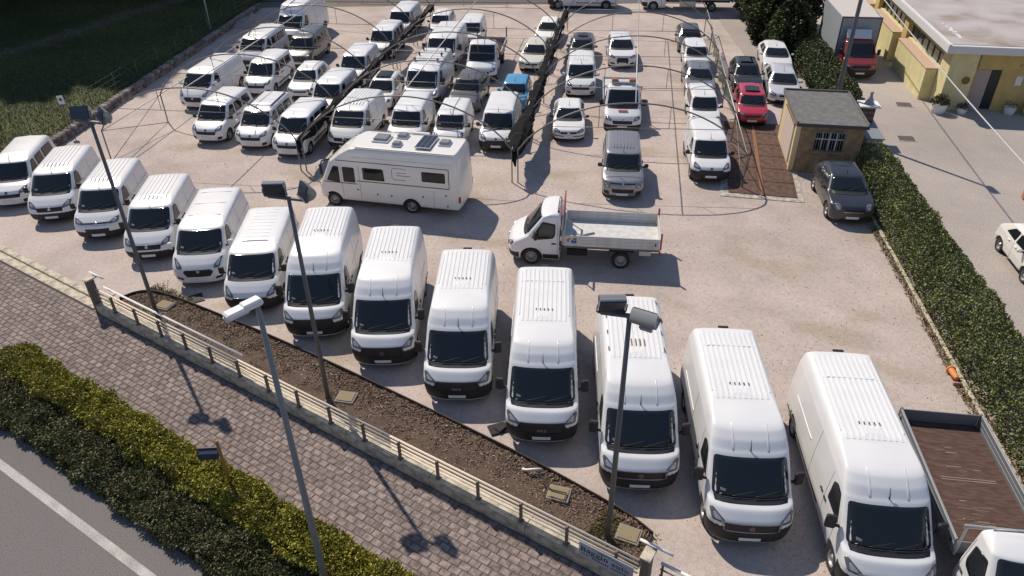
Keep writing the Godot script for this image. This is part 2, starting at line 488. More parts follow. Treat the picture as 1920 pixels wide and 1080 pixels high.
func big_van(L: float, o := {}) -> Node3D:
	var s := Shape.new()
	var H: float = o.get("H", 2.52)
	var e := H - 2.52
	s.L = L; s.W = 2.05; s.H = H
	if H > 2.3:
		s.ft = [[0.2, 0.13], [0.3, 0.04], [0.6, 0.0], [0.8, 0.01], [0.95, 0.04], [1.0, 0.075], [1.2, 0.27], [1.245, 0.42], [1.275, 0.5], [2.05, 1.25], [2.1, 1.32], [2.26 + e * 0.5, 1.48], [2.42 + e, 1.72], [2.475 + e, 1.95], [2.505 + e, 2.5], [H, 2.68]]
		s.sd = [[0.2, 0.93], [0.36, 0.985], [0.75, 1.025], [1.2, 1.02], [1.4, 1.01], [2.1, 0.95], [2.34 + e, 0.9], [2.44 + e, 0.865], [2.49 + e, 0.82], [H, 0.76]]
		s.dt = [[0.2, 0.5], [0.9, 0.42], [1.3, 0.36], [2.05, 0.24], [2.3, 0.26], [H, 0.25]]
	else:
		s.ft = [[0.2, 0.13], [0.3, 0.04], [0.6, 0.0], [0.8, 0.02], [0.95, 0.04], [1.0, 0.075], [1.2, 0.27], [1.245, 0.42], [1.275, 0.5], [2.0, 1.24], [2.05, 1.34], [H - 0.02, 1.9], [H, 2.2]]
		s.sd = [[0.2, 0.93], [0.36, 0.985], [0.75, 1.025], [1.2, 1.02], [1.4, 1.01], [2.0, 0.95], [H - 0.08, 0.9], [H - 0.03, 0.85], [H, 0.77]]
		s.dt = [[0.2, 0.5], [0.9, 0.42], [1.3, 0.36], [2.05, 0.24], [H, 0.2]]
	s.rt = [[0.2, 0.04], [0.45, 0.0], [0.6, 0.05], [H - 0.4, 0.1], [H - 0.1, 0.17], [H - 0.03, 0.22], [H, 0.3]]
	s.wr = 0.35; s.wx = [0.95, o.get("xr", 0.95 + L - 1.96)]
	s.dr = 0.12; s.crown = 0.02
	var n := Node3D.new()
	var style: String = o.get("style", "plain")
	var d := {
		"paint": o.get("paint", M.white), "ws": [1.31, 0.93, 2.0, 0.875], "bumper": [0.24, 0.88, 0.58],
		"windows": o.get("windows", [[[1.12, 1.36], [1.32, 1.34], [1.98, 1.3], [1.98, 1.86], [1.78, 1.98], [1.5, 1.95]]]),
		"lamps": [[[0.6, 0.91], [0.93, 0.92], [0.99, 1.12], [0.92, 1.17], [0.66, 1.0]]],
		"mirrors": [1.06, 1.52, 0.24, 0.4, M.plastic], "plate": 0.45, "aerial": 2.1 if H > 2.3 else 2.06,
		"handles": [[2.05, 1.15], [2.35, 1.15]],
		"strips": [[2.45, L - 0.3, 0.5, 0.56, M.plastic], [s.wx[1] - 1.55, s.wx[1] + 0.15, 1.36, 1.4, o.get("paint", M.white)]],
		"seams": [seam_v(1.22, 0.45, 1.3), seam_v(2.14, 0.4, 2.0), seam_v(3.4, 0.45, 2.1)],
		"rear_win": [1.4, 0.75, 1.95, 0.7], "note": true}
	if o.get("glazed", false): d.windows.append([[2.3, 1.35], [3.3, 1.35], [3.3, 1.9], [2.3, 1.9]])
	if style == "chrome":
		d.grilles = [[[-0.6, 0.74], [0.6, 0.74], [0.66, 0.93], [-0.66, 0.93]]]
		d.trims = [[[-0.72, 0.935], [0.72, 0.935], [0.72, 0.965], [-0.72, 0.965]], [[-0.6, 0.705], [0.6, 0.705], [0.6, 0.73], [-0.6, 0.73]], [[-0.64, 0.71], [-0.62, 0.71], [-0.7, 0.95], [-0.72, 0.95]], [[0.62, 0.71], [0.64, 0.71], [0.72, 0.95], [0.7, 0.95]]]
		d.trim_mat = M.silver
		d.badge = [0.83, 0.075, M.badge_red]
	else:
		d.grilles = [[[-0.62, 0.6], [0.62, 0.6], [0.68, 0.98], [-0.68, 0.98]]]
		if style == "letters": d.letters = ["FIAT", 0.76]
		else: d.badge = [0.77, 0.075, M.badge_red]
		d.trims = [[[-0.62, 0.645], [0.62, 0.645], [0.62, 0.66], [-0.62, 0.66]]]
		d.trim_mat = M.plastic
	if H > 2.3:
		var rf := 2.74
		d.ribs = [rf, L - 0.4, 10, 0.63, 0.07]
	dress(n, s, d)
	if H > 2.3:
		part("roof_panel", bead(0.56, 0.02, 0.4), d.paint, n, Vector3(0, H + 0.019, L * 0.5 - 3.02))
		for k in 5:
			part("roof_vent", bx(Vector3(0.035, 0.012, o.get("vent", 0.08)), 0.003), o.get("vent_mat", M.vent), n, Vector3(-0.24 + 0.12 * k, H + 0.044, L * 0.5 - 3.24 - o.get("vent", 0.08) * 0.5))
		for sg in [-1.0, 1.0]:
			part("roof_gutter", bx(Vector3(0.035, 0.02, L - 3.6), 0.006), d.paint, n, Vector3(sg * 0.74, H + 0.008, L * 0.5 - 3.0 - (L - 3.6) * 0.5))
			# raised bead pressed into the dome above the windscreen
			part("dome_bead", patch(s, "front", V([[sg * 0.4, 2.1], [sg * 0.44, 2.1], [sg * 0.44, 2.46], [sg * 0.4, 2.46]]), 0.008, 0.0), d.paint, n)
		if o.has("cross"): part("roof_cross_rib", bead(1.4, 0.024, 0.09), d.paint, n, Vector3(0, H + 0.008, L * 0.5 - o.cross))
		if o.get("studs", false):
			for sg in [-1.0, 1.0]:
				for k in 4: part("roof_stud", bx(Vector3(0.03, 0.03, 0.16), 0.008), M.vent, n, Vector3(sg * 0.77, H + 0.025, L * 0.5 - 3.1 - k * (L - 3.7) / 3.0))
		if o.get("rear_lamp", true): part("brake_light", bx(Vector3(0.3, 0.05, 0.08), 0.015), M.plastic, n, Vector3(0, H - 0.03, -L * 0.5 + 0.16))
	n.set_meta("len", L)
	return n
func mid_van(kind: String, o := {}) -> Node3D:
	var n := Node3D.new()
	var L: float = o.get("L", 4.7)
	var s: Shape
	var d := {"paint": o.get("paint", M.white), "note": o.get("note", true), "rear_win": [1.2, 0.65, 1.65, 0.6]}
	match kind:
		"expert":
			s = car_shape(L, 1.93, 1.93, {"zn": 0.9, "xn": 0.14, "zc": 1.2, "xc": 0.66, "zt": 1.83, "xt": 1.42, "rw": 0.8, "zb": 1.15, "rs": 0.1, "wr": 0.33, "wx": [0.9, L - 0.95], "xr": 1.85})
			d.merge({"ws": [1.25, 0.83, 1.79, 0.76], "bumper": [0.22, 0.62, 0.5], "lamps": [[[0.55, 0.78], [0.84, 0.84], [0.87, 1.02], [0.78, 1.04], [0.56, 0.9]]], "grilles": [[[-0.5, 0.66], [0.5, 0.66], [0.56, 0.84], [-0.56, 0.84]]], "badge": [0.77, 0.06, M.chrome], "mirrors": [1.05, 1.3, 0.2, 0.26, M.plastic], "plate": 0.4,
				"windows": [[[1.1, 1.22], [1.95, 1.2], [1.95, 1.6], [1.8, 1.76], [1.52, 1.76]]], "handles": [[2.0, 1.02], [2.25, 1.02]], "seams": [seam_v(2.08, 0.4, 1.72), seam_v(3.1, 0.4, 1.72)], "ribs": [1.95, L - 0.45, 7, 0.5, 0.05], "aerial": 1.84, "strips": [[2.3, L - 1.4, 0.42, 0.5, M.plastic]]})
		"jumpy":
			s = car_shape(L, 1.93, 1.93, {"zn": 0.92, "xn": 0.13, "zc": 1.2, "xc": 0.64, "zt": 1.83, "xt": 1.42, "rw": 0.8, "zb": 1.15, "rs": 0.1, "wr": 0.33, "wx": [0.9, L - 0.95], "xr": 1.85})
			d.merge({"ws": [1.25, 0.83, 1.79, 0.76], "bumper": [0.22, 0.6, 0.5], "lamps": [[[0.5, 0.84], [0.85, 0.88], [0.87, 1.04], [0.78, 1.06], [0.52, 0.93]]], "grilles": [[[-0.5, 0.87], [0.5, 0.87], [0.5, 0.92], [-0.5, 0.92]], [[-0.45, 0.56], [0.45, 0.56], [0.48, 0.68], [-0.48, 0.68]]], "trims": [[[-0.4, 0.8], [0.4, 0.8], [0.4, 0.82], [-0.4, 0.82]]], "badge": [0.89, 0.06, M.chrome], "mirrors": [1.05, 1.3, 0.2, 0.26, M.plastic], "plate": 0.4,
				"windows": [[[1.1, 1.22], [1.95, 1.2], [1.95, 1.6], [1.8, 1.76], [1.52, 1.76]]], "handles": [[2.0, 1.02], [2.25, 1.02]], "seams": [seam_v(2.08, 0.4, 1.72), seam_v(3.1, 0.4, 1.72)], "ribs": [1.95, L - 0.45, 7, 0.5, 0.05], "aerial": 1.84})
		"custom":
			s = car_shape(L, 1.99, 1.98, {"zn": 0.98, "xn": 0.16, "zc": 1.24, "xc": 0.6, "zt": 1.86, "xt": 1.33, "rw": 0.82, "zb": 1.2, "rs": 0.1, "wr": 0.34, "wx": [0.95, L - 1.0], "xr": 1.8})
			d.merge({"ws": [1.29, 0.86, 1.83, 0.78], "lamps": [[[0.58, 0.86], [0.78, 0.86], [0.89, 1.14], [0.84, 1.16], [0.6, 0.98]]], "grilles": [[[-0.42, 0.56], [0.42, 0.56], [0.55, 0.74], [0.46, 0.84], [-0.46, 0.84], [-0.55, 0.74]]], "fogs": [[[0.58, 0.4], [0.82, 0.44], [0.84, 0.54], [0.6, 0.5]]], "badge": [0.76, 0.06, M.chrome], "mirrors": [1.02, 1.38, 0.2, 0.28, M.white], "plate": 0.42,
				"windows": [[[1.1, 1.28], [1.9, 1.24], [1.9, 1.64], [1.75, 1.8], [1.5, 1.8]]], "handles": [[1.95, 1.06], [2.2, 1.06]], "handle_mat": M.white, "seams": [seam_v(2.04, 0.4, 1.78), seam_v(3.1, 0.4, 1.78)], "cross_ribs": [2.2, L - 0.8, 3, 1.24, 0.05], "aerial": 1.9})
			if o.get("glazed", false): d.windows.append([[2.2, 1.26], [3.1, 1.26], [3.1, 1.74], [2.2, 1.74]])
		"trafic":
			s = car_shape(L, 1.95, 1.97, {"zn": 0.93, "xn": 0.12, "zc": 1.22, "xc": 0.56, "zt": 1.86, "xt": 1.28, "rw": 0.82, "zb": 1.18, "rs": 0.1, "wr": 0.33, "wx": [0.95, L - 0.95], "xr": 1.75})
			d.merge({"ws": [1.27, 0.86, 1.83, 0.79], "bumper": [0.22, 0.74, 0.5], "lamps": [[[0.56, 0.76], [0.84, 0.82], [0.88, 1.08], [0.82, 1.1], [0.6, 0.9]]], "grilles": [[[-0.6, 0.66], [0.6, 0.66], [0.6, 0.75], [-0.6, 0.75]]], "trims": [[[-0.58, 0.76], [0.58, 0.76], [0.58, 0.78], [-0.58, 0.78]]], "trim_mat": M.silver, "badge": [0.72, 0.055, M.badge_red], "mirrors": [1.02, 1.36, 0.2, 0.28, M.plastic], "plate": 0.42,
				"windows": [[[1.08, 1.26], [1.9, 1.22], [1.9, 1.62], [1.75, 1.8], [1.48, 1.8]]], "handles": [[1.95, 1.06], [2.2, 1.06]], "seams": [seam_v(2.04, 0.4, 1.78), seam_v(3.1, 0.4, 1.78)], "cross_ribs": [2.0, L - 0.6, 10, 0.95, 0.07], "aerial": 1.9})
			if o.get("glazed", false):
				d.windows.append([[2.1, 1.24], [3.0, 1.24], [3.0, 1.72], [2.1, 1.72]]); d.windows.append([[3.12, 1.24], [4.4, 1.24], [4.4, 1.68], [3.12, 1.72]])
				d.erase("cross_ribs")
		"doblo":
			var H: float = o.get("H", 1.84)
			s = car_shape(L, 1.83, H, {"zn": 0.88, "xn": 0.12, "zc": 1.12, "xc": 0.78, "zt": H - 0.1, "xt": 1.38, "rw": 0.72, "zb": 1.1, "rs": 0.12, "wr": 0.32, "wx": [0.88, L - 0.78], "xr": 1.85})
			d.merge({"ws": [1.16, 0.78, H - 0.13, 0.69], "lamps": [[[0.5, 0.76], [0.8, 0.82], [0.82, 0.98], [0.72, 1.0], [0.52, 0.88]]], "grilles": [[[-0.5, 0.6], [0.5, 0.6], [0.56, 0.76], [-0.56, 0.76]]], "badge": [0.83, 0.055, M.badge_red], "mirrors": [1.12, 1.2, 0.19, 0.2, o.get("mirror_mat", M.plastic)], "plate": 0.45, "aerial": H - 0.08,
				"windows": [[[1.2, 1.15], [2.0, 1.13], [2.0, 1.6], [1.86, H - 0.18], [1.6, H - 0.18]]], "handles": [[2.05, 0.98], [2.3, 0.98]], "seams": [seam_v(2.08, 0.4, H - 0.2), seam_v(2.95, 0.4, H - 0.2)], "strips": [[1.4, L - 1.25, 0.46, 0.54, M.plastic]]})
			if o.get("black_nose", false): d.bumper = [0.22, 0.74, 0.5]
			else: d.fogs = [[[0.58, 0.32], [0.78, 0.36], [0.8, 0.5], [0.6, 0.48]]]
			if o.get("glazed", true):
				d.windows.append([[2.12, 1.14], [2.9, 1.14], [2.9, H - 0.2], [2.12, H - 0.19]]); d.windows.append([[3.02, 1.15], [L - 0.5, 1.17], [L - 0.58, H - 0.24], [3.02, H - 0.2]])
			if o.has("rails"): d.rails = [1.75, L - 0.5, 0.62, M.plastic]
			if o.has("ribs"): d.ribs = [1.9, L - 0.5, 6, 0.42, 0.05]
		"fiorino":
			s = car_shape(L, 1.72, 1.72, {"zn": 0.84, "xn": 0.12, "zc": 1.08, "xc": 0.72, "zt": 1.63, "xt": 1.26, "rw": 0.68, "zb": 1.05, "rs": 0.1, "wr": 0.3, "wx": [0.78, L - 0.72], "xr": 1.65})
			d.merge({"ws": [1.12, 0.74, 1.6, 0.66], "bumper": [0.22, 0.58, 0.4], "lamps": [[[0.46, 0.76], [0.76, 0.8], [0.77, 0.96], [0.66, 0.98], [0.48, 0.86]]], "grilles": [[[-0.4, 0.54], [0.4, 0.54], [0.44, 0.64], [-0.44, 0.64]]], "badge": [0.74, 0.05, M.badge_red], "mirrors": [1.02, 1.14, 0.18, 0.18, M.plastic], "plate": 0.42, "aerial": 1.65,
				"windows": [[[1.08, 1.1], [1.8, 1.08], [1.8, 1.4], [1.68, 1.55], [1.42, 1.55]]], "handles": [[1.85, 0.94]], "seams": [seam_v(1.88, 0.4, 1.5), seam_v(2.75, 0.4, 1.5)]})
		"berlingo":
			s = car_shape(L, 1.85, 1.8, {"zn": 0.95, "xn": 0.14, "zc": 1.14, "xc": 0.98, "zt": 1.7, "xt": 1.52, "rw": 0.74, "zb": 1.12, "rs": 0.12, "wr": 0.33, "wx": [0.9, L - 0.78], "xr": 2.0})
			d.merge({"ws": [1.18, 0.8, 1.67, 0.72], "lamps": [[[0.56, 0.66], [0.82, 0.68], [0.84, 0.82], [0.58, 0.8]]], "grilles": [[[-0.46, 0.44], [0.46, 0.44], [0.5, 0.62], [-0.5, 0.62]], [[-0.56, 0.84], [0.56, 0.84], [0.56, 0.88], [-0.56, 0.88]]], "fogs": [[[0.58, 0.3], [0.82, 0.32], [0.84, 0.5], [0.62, 0.5]]], "trims": [[[-0.84, 0.9], [0.84, 0.9], [0.82, 0.92], [-0.82, 0.92]]], "badge": [0.87, 0.05, M.chrome], "mirrors": [1.3, 1.22, 0.2, 0.18, M.plastic], "plate": 0.36,
				"windows": [[[1.4, 1.16], [2.15, 1.14], [2.15, 1.6], [1.78, 1.62]], [[2.26, 1.14], [3.0, 1.14], [3.0, 1.6], [2.26, 1.6]], [[3.1, 1.14], [3.9, 1.16], [3.84, 1.58], [3.1, 1.6]]], "handles": [[2.1, 1.0], [2.3, 1.0]], "ribs": [1.95, L - 0.5, 7, 0.45, 0.05], "aerial": 1.72, "strips": [[1.35, L - 1.2, 0.34, 0.5, M.plastic]]})
			d.steel = false
	dress(n, s, d)
	if o.has("rack"):
		for k in 3:
			var b := part("roof_bar", bx(Vector3(1.5, 0.04, 0.05), 0.01), M.silver, n, Vector3(0, s.H + 0.12, L * 0.5 - 2.2 - k * 0.9))
			for sg in [-1.0, 1.0]: part("bar_foot", bx(Vector3(0.08, 0.14, 0.1), 0.01), M.plastic, b, Vector3(sg * 0.66, -0.05, 0))
	n.set_meta("len", L)
	return n
func car(kind: String, paint: Material, o := {}) -> Node3D:
	var n := Node3D.new()
	var L := 4.0; var W := 1.7; var H := 1.45
	var q := {}
	match kind:
		"hatch": q = {"zc": 0.95, "xc": 1.05, "xt": 1.72, "rs": 0.45, "rw": 0.6}
		"small": L = 3.6; W = 1.62; H = 1.52; q = {"zn": 0.82, "zc": 1.0, "xc": 0.88, "xt": 1.42, "rs": 0.2, "rw": 0.62, "wx": [0.7, 2.95], "wr": 0.29}
		"saloon": L = 4.1; W = 1.7; H = 1.42; q = {"zn": 0.74, "zc": 0.93, "xc": 1.12, "xt": 1.78, "rs": 0.7, "rw": 0.57}
		"wagon": L = 4.55; W = 1.8; H = 1.45; q = {"zn": 0.74, "zc": 0.96, "xc": 1.25, "xt": 1.95, "rs": 0.55, "rw": 0.6, "wx": [0.85, 3.65]}
		"suv": L = 4.3; W = 1.82; H = 1.6; q = {"zn": 0.9, "zc": 1.08, "xc": 1.1, "xt": 1.78, "rs": 0.5, "rw": 0.64, "wr": 0.34, "wx": [0.88, 3.5], "z0": 0.24}
		"bubble": L = 3.57; W = 1.63; H = 1.49; q = {"zn": 0.84, "xn": 0.16, "zc": 1.0, "xc": 0.82, "xt": 1.4, "rs": 0.75, "rw": 0.58, "wx": [0.66, 2.96], "wr": 0.3}
	L = o.get("L", L); H = o.get("H", H); W = o.get("W", W)
	q.merge(o.get("q", {}), true)
	var s := car_shape(L, W, H, q)
	var zt: float = H - 0.08; var zc: float = q.zc; var rw: float = q.rw
	var xa: float = q.xc + 0.42; var xb: float = q.xt + 0.2
	var h2 := W * 0.5
	var rear: float = L - 0.35 - q.rs * 0.2; var reart: float = L - 0.35 - q.rs * 0.95
	var mid := lerpf(xb, reart, 0.42)
	var zn: float = q.get("zn", 0.75)
	var d := {"paint": paint, "steel": o.get("steel", false), "ws": [zc + 0.04, h2 - 0.13, zt - 0.02, rw - 0.03],
		"windows": [[[xa, zc + 0.02], [mid - 0.04, zc], [mid - 0.04, zt - 0.06], [xb, zt - 0.07]], [[mid + 0.05, zc], [rear - 0.25, zc + 0.04], [reart - 0.05, zt - 0.09], [mid + 0.05, zt - 0.06]]],
		"rear_win": [zc + 0.05, h2 - 0.22, zt - 0.08, rw - 0.06],
		"lamps": o.get("lamps", [[[h2 - 0.42, zn - 0.16], [h2 - 0.08, zn - 0.1], [h2 - 0.08, zn + 0.02], [h2 - 0.2, zn + 0.03], [h2 - 0.4, zn - 0.04]]]),
		"grilles": o.get("grilles", [[[-0.38, zn - 0.2], [0.38, zn - 0.2], [0.42, zn - 0.1], [-0.42, zn - 0.1]], [[-0.45, 0.26], [0.45, 0.26], [0.48, 0.36], [-0.48, 0.36]]]),
		"mirrors": [xa - 0.02, zc + 0.04, 0.18, 0.14, o.get("mirror", paint)], "plate": 0.42, "handles": [[mid - 0.2, zc - 0.12], [rear - 0.7, zc - 0.12]], "handle_mat": paint,
		"seams": [seam_v(mid, 0.35, zc - 0.02)], "aerial": zt + 0.04, "cowl": o.get("cowl", true)}
	for k in ["panorama", "rails", "bumper", "badge", "trims", "fogs", "trim_mat"]:
		if o.has(k): d[k] = o[k]
	dress(n, s, d)
	n.set_meta("len", L)
	return n
func put(n: Node3D, called: String, label: String, category: String, fx: float, fz: float, yaw: float, group := "") -> Node3D:
	# a vehicle whose nose stands above (fx, fz) and whose tail points along -z turned by yaw
	n.name = numbered(called); add_child(n)
	var a := deg_to_rad(yaw)
	var L: float = n.get_meta("len")
	n.remove_meta("len")
	n.position = Vector3(fx - sin(a) * L * 0.5, 0, fz - cos(a) * L * 0.5)
	n.rotation_degrees.y = yaw
	tag(n, label, category, group)
	return n
# ---------------------------------------------------------------- setting
const WU := Vector3(0.8399, 0, 0.5427)     # along the street wall
const WN := Vector3(-0.5427, 0, 0.8399)    # from the wall towards the road
const WO := Vector3(-14.87, 0, -21.6)      # outer face of the wall at its end post
func wp(s: float, t: float, y := 0.0) -> Vector3: return WO + WU * s + WN * t + Vector3(0, y, 0)
func wbasis() -> Basis: return Basis(WU, Vector3.UP, WN)
func wxf(s: float, t: float, y := 0.0) -> Transform3D: return Transform3D(wbasis(), wp(s, t, y))
func setup_materials() -> void:
	var wt := noise_tex(11, 0.006, Color(0.835, 0.838, 0.842), Color(0.89, 0.89, 0.89), 256)
	var w := mat("white", Color(1, 1, 1), 0.34); w.albedo_texture = wt; w.uv1_triplanar = true; w.uv1_scale = Vector3.ONE * 0.35
	w.clearcoat_enabled = true; w.clearcoat = 0.5; w.clearcoat_roughness = 0.12
	var ow := mat("offwhite", Color(0.9, 0.895, 0.87), 0.42); ow.clearcoat_enabled = true; ow.clearcoat = 0.3
	for e in [["silver", lin(0.3, 0.3, 0.315)], ["dark_grey", lin(0.045, 0.047, 0.052)], ["grey_brown", lin(0.085, 0.078, 0.075)], ["black_paint", lin(0.02, 0.021, 0.024)], ["red", lin(0.42, 0.02, 0.045)], ["truck_red", lin(0.22, 0.022, 0.024)], ["blue", lin(0.07, 0.3, 0.52)], ["cream", lin(0.66, 0.64, 0.56)], ["ivory", lin(0.76, 0.745, 0.7)], ["silver_white", lin(0.62, 0.63, 0.65)], ["anthracite", lin(0.035, 0.037, 0.044)]]:
		var m := mat(e[0], e[1], 0.32, 0.0); m.clearcoat_enabled = true; m.clearcoat = 0.8; m.clearcoat_roughness = 0.08
	M.silver.metallic = 0.55; M.anthracite.metallic = 0.3; M.silver_white.metallic = 0.25
	mat("glass", lin(0.012, 0.015, 0.018), 0.06).metallic_specular = 0.5
	mat("plastic", lin(0.014, 0.0145, 0.016), 0.6); mat("grille", lin(0.012, 0.012, 0.014), 0.5)
	mat("chassis", lin(0.018, 0.017, 0.016), 0.9); mat("rubber", lin(0.022, 0.022, 0.023), 0.85)
	mat("seal", lin(0.16, 0.16, 0.165), 0.8); mat("vent", lin(0.1, 0.09, 0.08), 0.8); mat("vent_rust", lin(0.2, 0.13, 0.07), 0.85)
	mat("steel_rim", lin(0.33, 0.33, 0.34), 0.45, 0.5); mat("alloy", lin(0.36, 0.36, 0.37), 0.35, 0.7)
	mat("chrome", lin(0.6, 0.6, 0.62), 0.18, 0.9); mat("lamp", lin(0.13, 0.135, 0.14), 0.12, 0.2); mat("lamp_in", lin(0.5, 0.51, 0.52), 0.15, 0.6)
	mat("tail", lin(0.35, 0.02, 0.02), 0.2); mat("plate", lin(0.68, 0.69, 0.7), 0.5); mat("paper", lin(0.2, 0.22, 0.22), 0.8)
	mat("badge_red", lin(0.16, 0.09, 0.09), 0.3, 0.5)
	mat("galv", lin(0.3, 0.31, 0.32), 0.5, 0.2); mat("galv_dark", lin(0.13, 0.135, 0.145), 0.55, 0.4)
	mat("alu", lin(0.5, 0.51, 0.52), 0.45, 0.5); mat("rail_cream", lin(0.66, 0.58, 0.47), 0.6)
	mat("post_brown", lin(0.14, 0.115, 0.1), 0.7); mat("tarp", lin(0.015, 0.0145, 0.015), 0.95).metallic_specular = 0.2
	mat("rust", lin(0.22, 0.1, 0.055), 0.9)
	mat("yellow_wall", lin(0.7, 0.63, 0.34), 0.9).albedo_texture = noise_tex(31, 0.012, Color(0.91, 0.905, 0.89), Color(1, 1, 1), 256)
	mat("ochre_wall", lin(0.6, 0.45, 0.17), 0.9).albedo_texture = noise_tex(32, 0.012, Color(0.91, 0.9, 0.89), Color(1, 1, 1), 256)
	mat("hut_wall", lin(0.4, 0.31, 0.18), 0.95).albedo_texture = noise_tex(33, 0.02, Color(0.72, 0.68, 0.66), Color(1, 0.98, 0.95), 256)
	mat("hut_cream", lin(0.66, 0.54, 0.3), 0.9)
	for k in ["yellow_wall", "ochre_wall", "hut_wall"]: M[k].uv1_triplanar = true; M[k].uv1_scale = Vector3.ONE * 0.4
	mat("felt", lin(0.17, 0.17, 0.165), 0.95).albedo_texture = noise_tex(34, 0.02, Color(0.8, 0.8, 0.8), Color(1, 1, 1), 256)
	M.felt.uv1_triplanar = true; M.felt.uv1_scale = Vector3.ONE * 0.4
	mat("concrete", lin(0.48, 0.44, 0.38), 0.9).albedo_texture = grain_tex(35, Color(0.9, 0.9, 0.9), 0.14, 256, 0.5)
	M.concrete.uv1_triplanar = true; M.concrete.uv1_scale = Vector3.ONE * 0.7
	mat("wall_cream", lin(0.56, 0.5, 0.4), 0.9).albedo_texture = grain_tex(36, Color(0.9, 0.9, 0.88), 0.16, 256, 0.6)
	M.wall_cream.uv1_triplanar = true; M.wall_cream.uv1_scale = Vector3.ONE * 0.6
	mat("stone", lin(0.2, 0.17, 0.16), 0.95); mat("stone2", lin(0.13, 0.11, 0.105), 0.95); mat("stone3", lin(0.26, 0.22, 0.2), 0.95)
	mat("terracotta", lin(0.4, 0.16, 0.08), 0.85); mat("edging", lin(0.05, 0.035, 0.028), 0.8)
	mat("white_matt", lin(0.72, 0.72, 0.7), 0.6); mat("bark", lin(0.07, 0.05, 0.035), 0.95)
	mat("sign_blue", lin(0.02, 0.03, 0.07), 0.5); mat("post_orange", lin(0.28, 0.14, 0.03), 0.6); mat("orange", lin(0.6, 0.22, 0.06), 0.6)
	mat("wood_deck", lin(0.12, 0.07, 0.056), 0.92).albedo_texture = noise_tex(37, 0.02, Color(0.7, 0.66, 0.62), Color(1, 1, 1), 256, 5)
	M.wood_deck.uv1_triplanar = true; M.wood_deck.uv1_scale = Vector3(0.4, 0.4, 1.6)
	mat("bed_alu", lin(0.62, 0.62, 0.6), 0.55, 0.0).albedo_texture = noise_tex(38, 0.02, Color(0.88, 0.88, 0.87), Color(1, 1, 1), 256, 5)
	M.bed_alu.uv1_triplanar = true; M.bed_alu.uv1_scale = Vector3.ONE * 0.6
	mat("dropside", lin(0.2, 0.22, 0.235), 0.5, 0.3)
	for e in [["paver", lin(0.27, 0.215, 0.193)], ["paver2", lin(0.235, 0.186, 0.167)], ["paver3", lin(0.31, 0.25, 0.224)]]:
		var m := mat(e[0], e[1], 0.92); m.albedo_texture = M.concrete.albedo_texture; m.uv1_triplanar = true; m.uv1_world_triplanar = true; m.uv1_scale = Vector3.ONE * 0.9
	var lf := mat("leaf", Color.WHITE, 0.55); lf.vertex_color_use_as_albedo = true; lf.cull_mode = BaseMaterial3D.CULL_DISABLED
	lf.backlight_enabled = true; lf.backlight = Color(0.12, 0.14, 0.04)
func vcol_mat(key: String, tex: Texture2D, rough := 0.95) -> StandardMaterial3D:
	var m := mat(key, Color.WHITE, rough); m.vertex_color_use_as_albedo = true; m.albedo_texture = tex
	return m
var patch_noise: FastNoiseLite
var patch_noise2: FastNoiseLite
func gravel_col(p: Vector3) -> Color:
	var a := patch_noise.get_noise_2d(p.x * 1.0, p.z * 1.0); var b := patch_noise2.get_noise_2d(p.x, p.z)
	var v := 1.0 + 0.13 * a + 0.16 * b
	var c := Color(0.54, 0.455, 0.408) * v
	# straw-coloured thin patches and worn damp earth between them
	var g := smoothstep(0.18, 0.5, patch_noise.get_noise_2d(p.x * 1.7 + 90.0, p.z * 2.3 - 40.0))
	c = c.lerp(Color(0.36, 0.29, 0.19), g * 0.5)
	var w := smoothstep(0.25, 0.6, patch_noise2.get_noise_2d(p.x * 0.6 + 300.0, p.z * 0.6))
	c = c.lerp(Color(0.40, 0.34, 0.32), w * 0.55)
	c.a = 1.0
	return c
func court_col(p: Vector3) -> Color:
	var a := patch_noise.get_noise_2d(p.x * 0.6 + 70.0, p.z * 0.6); var b := patch_noise2.get_noise_2d(p.x * 1.5, p.z * 1.5 + 60.0)
	var c := Color(0.43, 0.38, 0.345) * (1.0 + 0.24 * a + 0.08 * b)
	c.a = 1.0
	return c
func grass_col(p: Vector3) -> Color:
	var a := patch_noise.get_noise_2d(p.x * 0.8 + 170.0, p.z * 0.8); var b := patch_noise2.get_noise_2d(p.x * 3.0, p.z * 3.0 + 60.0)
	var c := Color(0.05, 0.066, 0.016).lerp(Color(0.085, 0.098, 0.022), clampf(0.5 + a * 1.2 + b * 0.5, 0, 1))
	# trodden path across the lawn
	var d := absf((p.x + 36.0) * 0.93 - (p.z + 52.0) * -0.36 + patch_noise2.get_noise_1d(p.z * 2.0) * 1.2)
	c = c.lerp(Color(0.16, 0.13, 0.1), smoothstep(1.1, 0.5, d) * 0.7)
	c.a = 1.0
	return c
func scatter(called: String, parent: Node, mesh: Mesh, m: Material, xfs: Array, cols: Array) -> MultiMeshInstance3D:
	var mm := MultiMesh.new(); mm.transform_format = MultiMesh.TRANSFORM_3D; mm.use_colors = true; mm.mesh = mesh
	mm.instance_count = xfs.size()
	for i in xfs.size():
		mm.set_instance_transform(i, xfs[i]); mm.set_instance_color(i, cols[i])
	var o := MultiMeshInstance3D.new(); o.name = called; o.multimesh = mm; o.material_override = m
	parent.add_child(o, true)
	return o
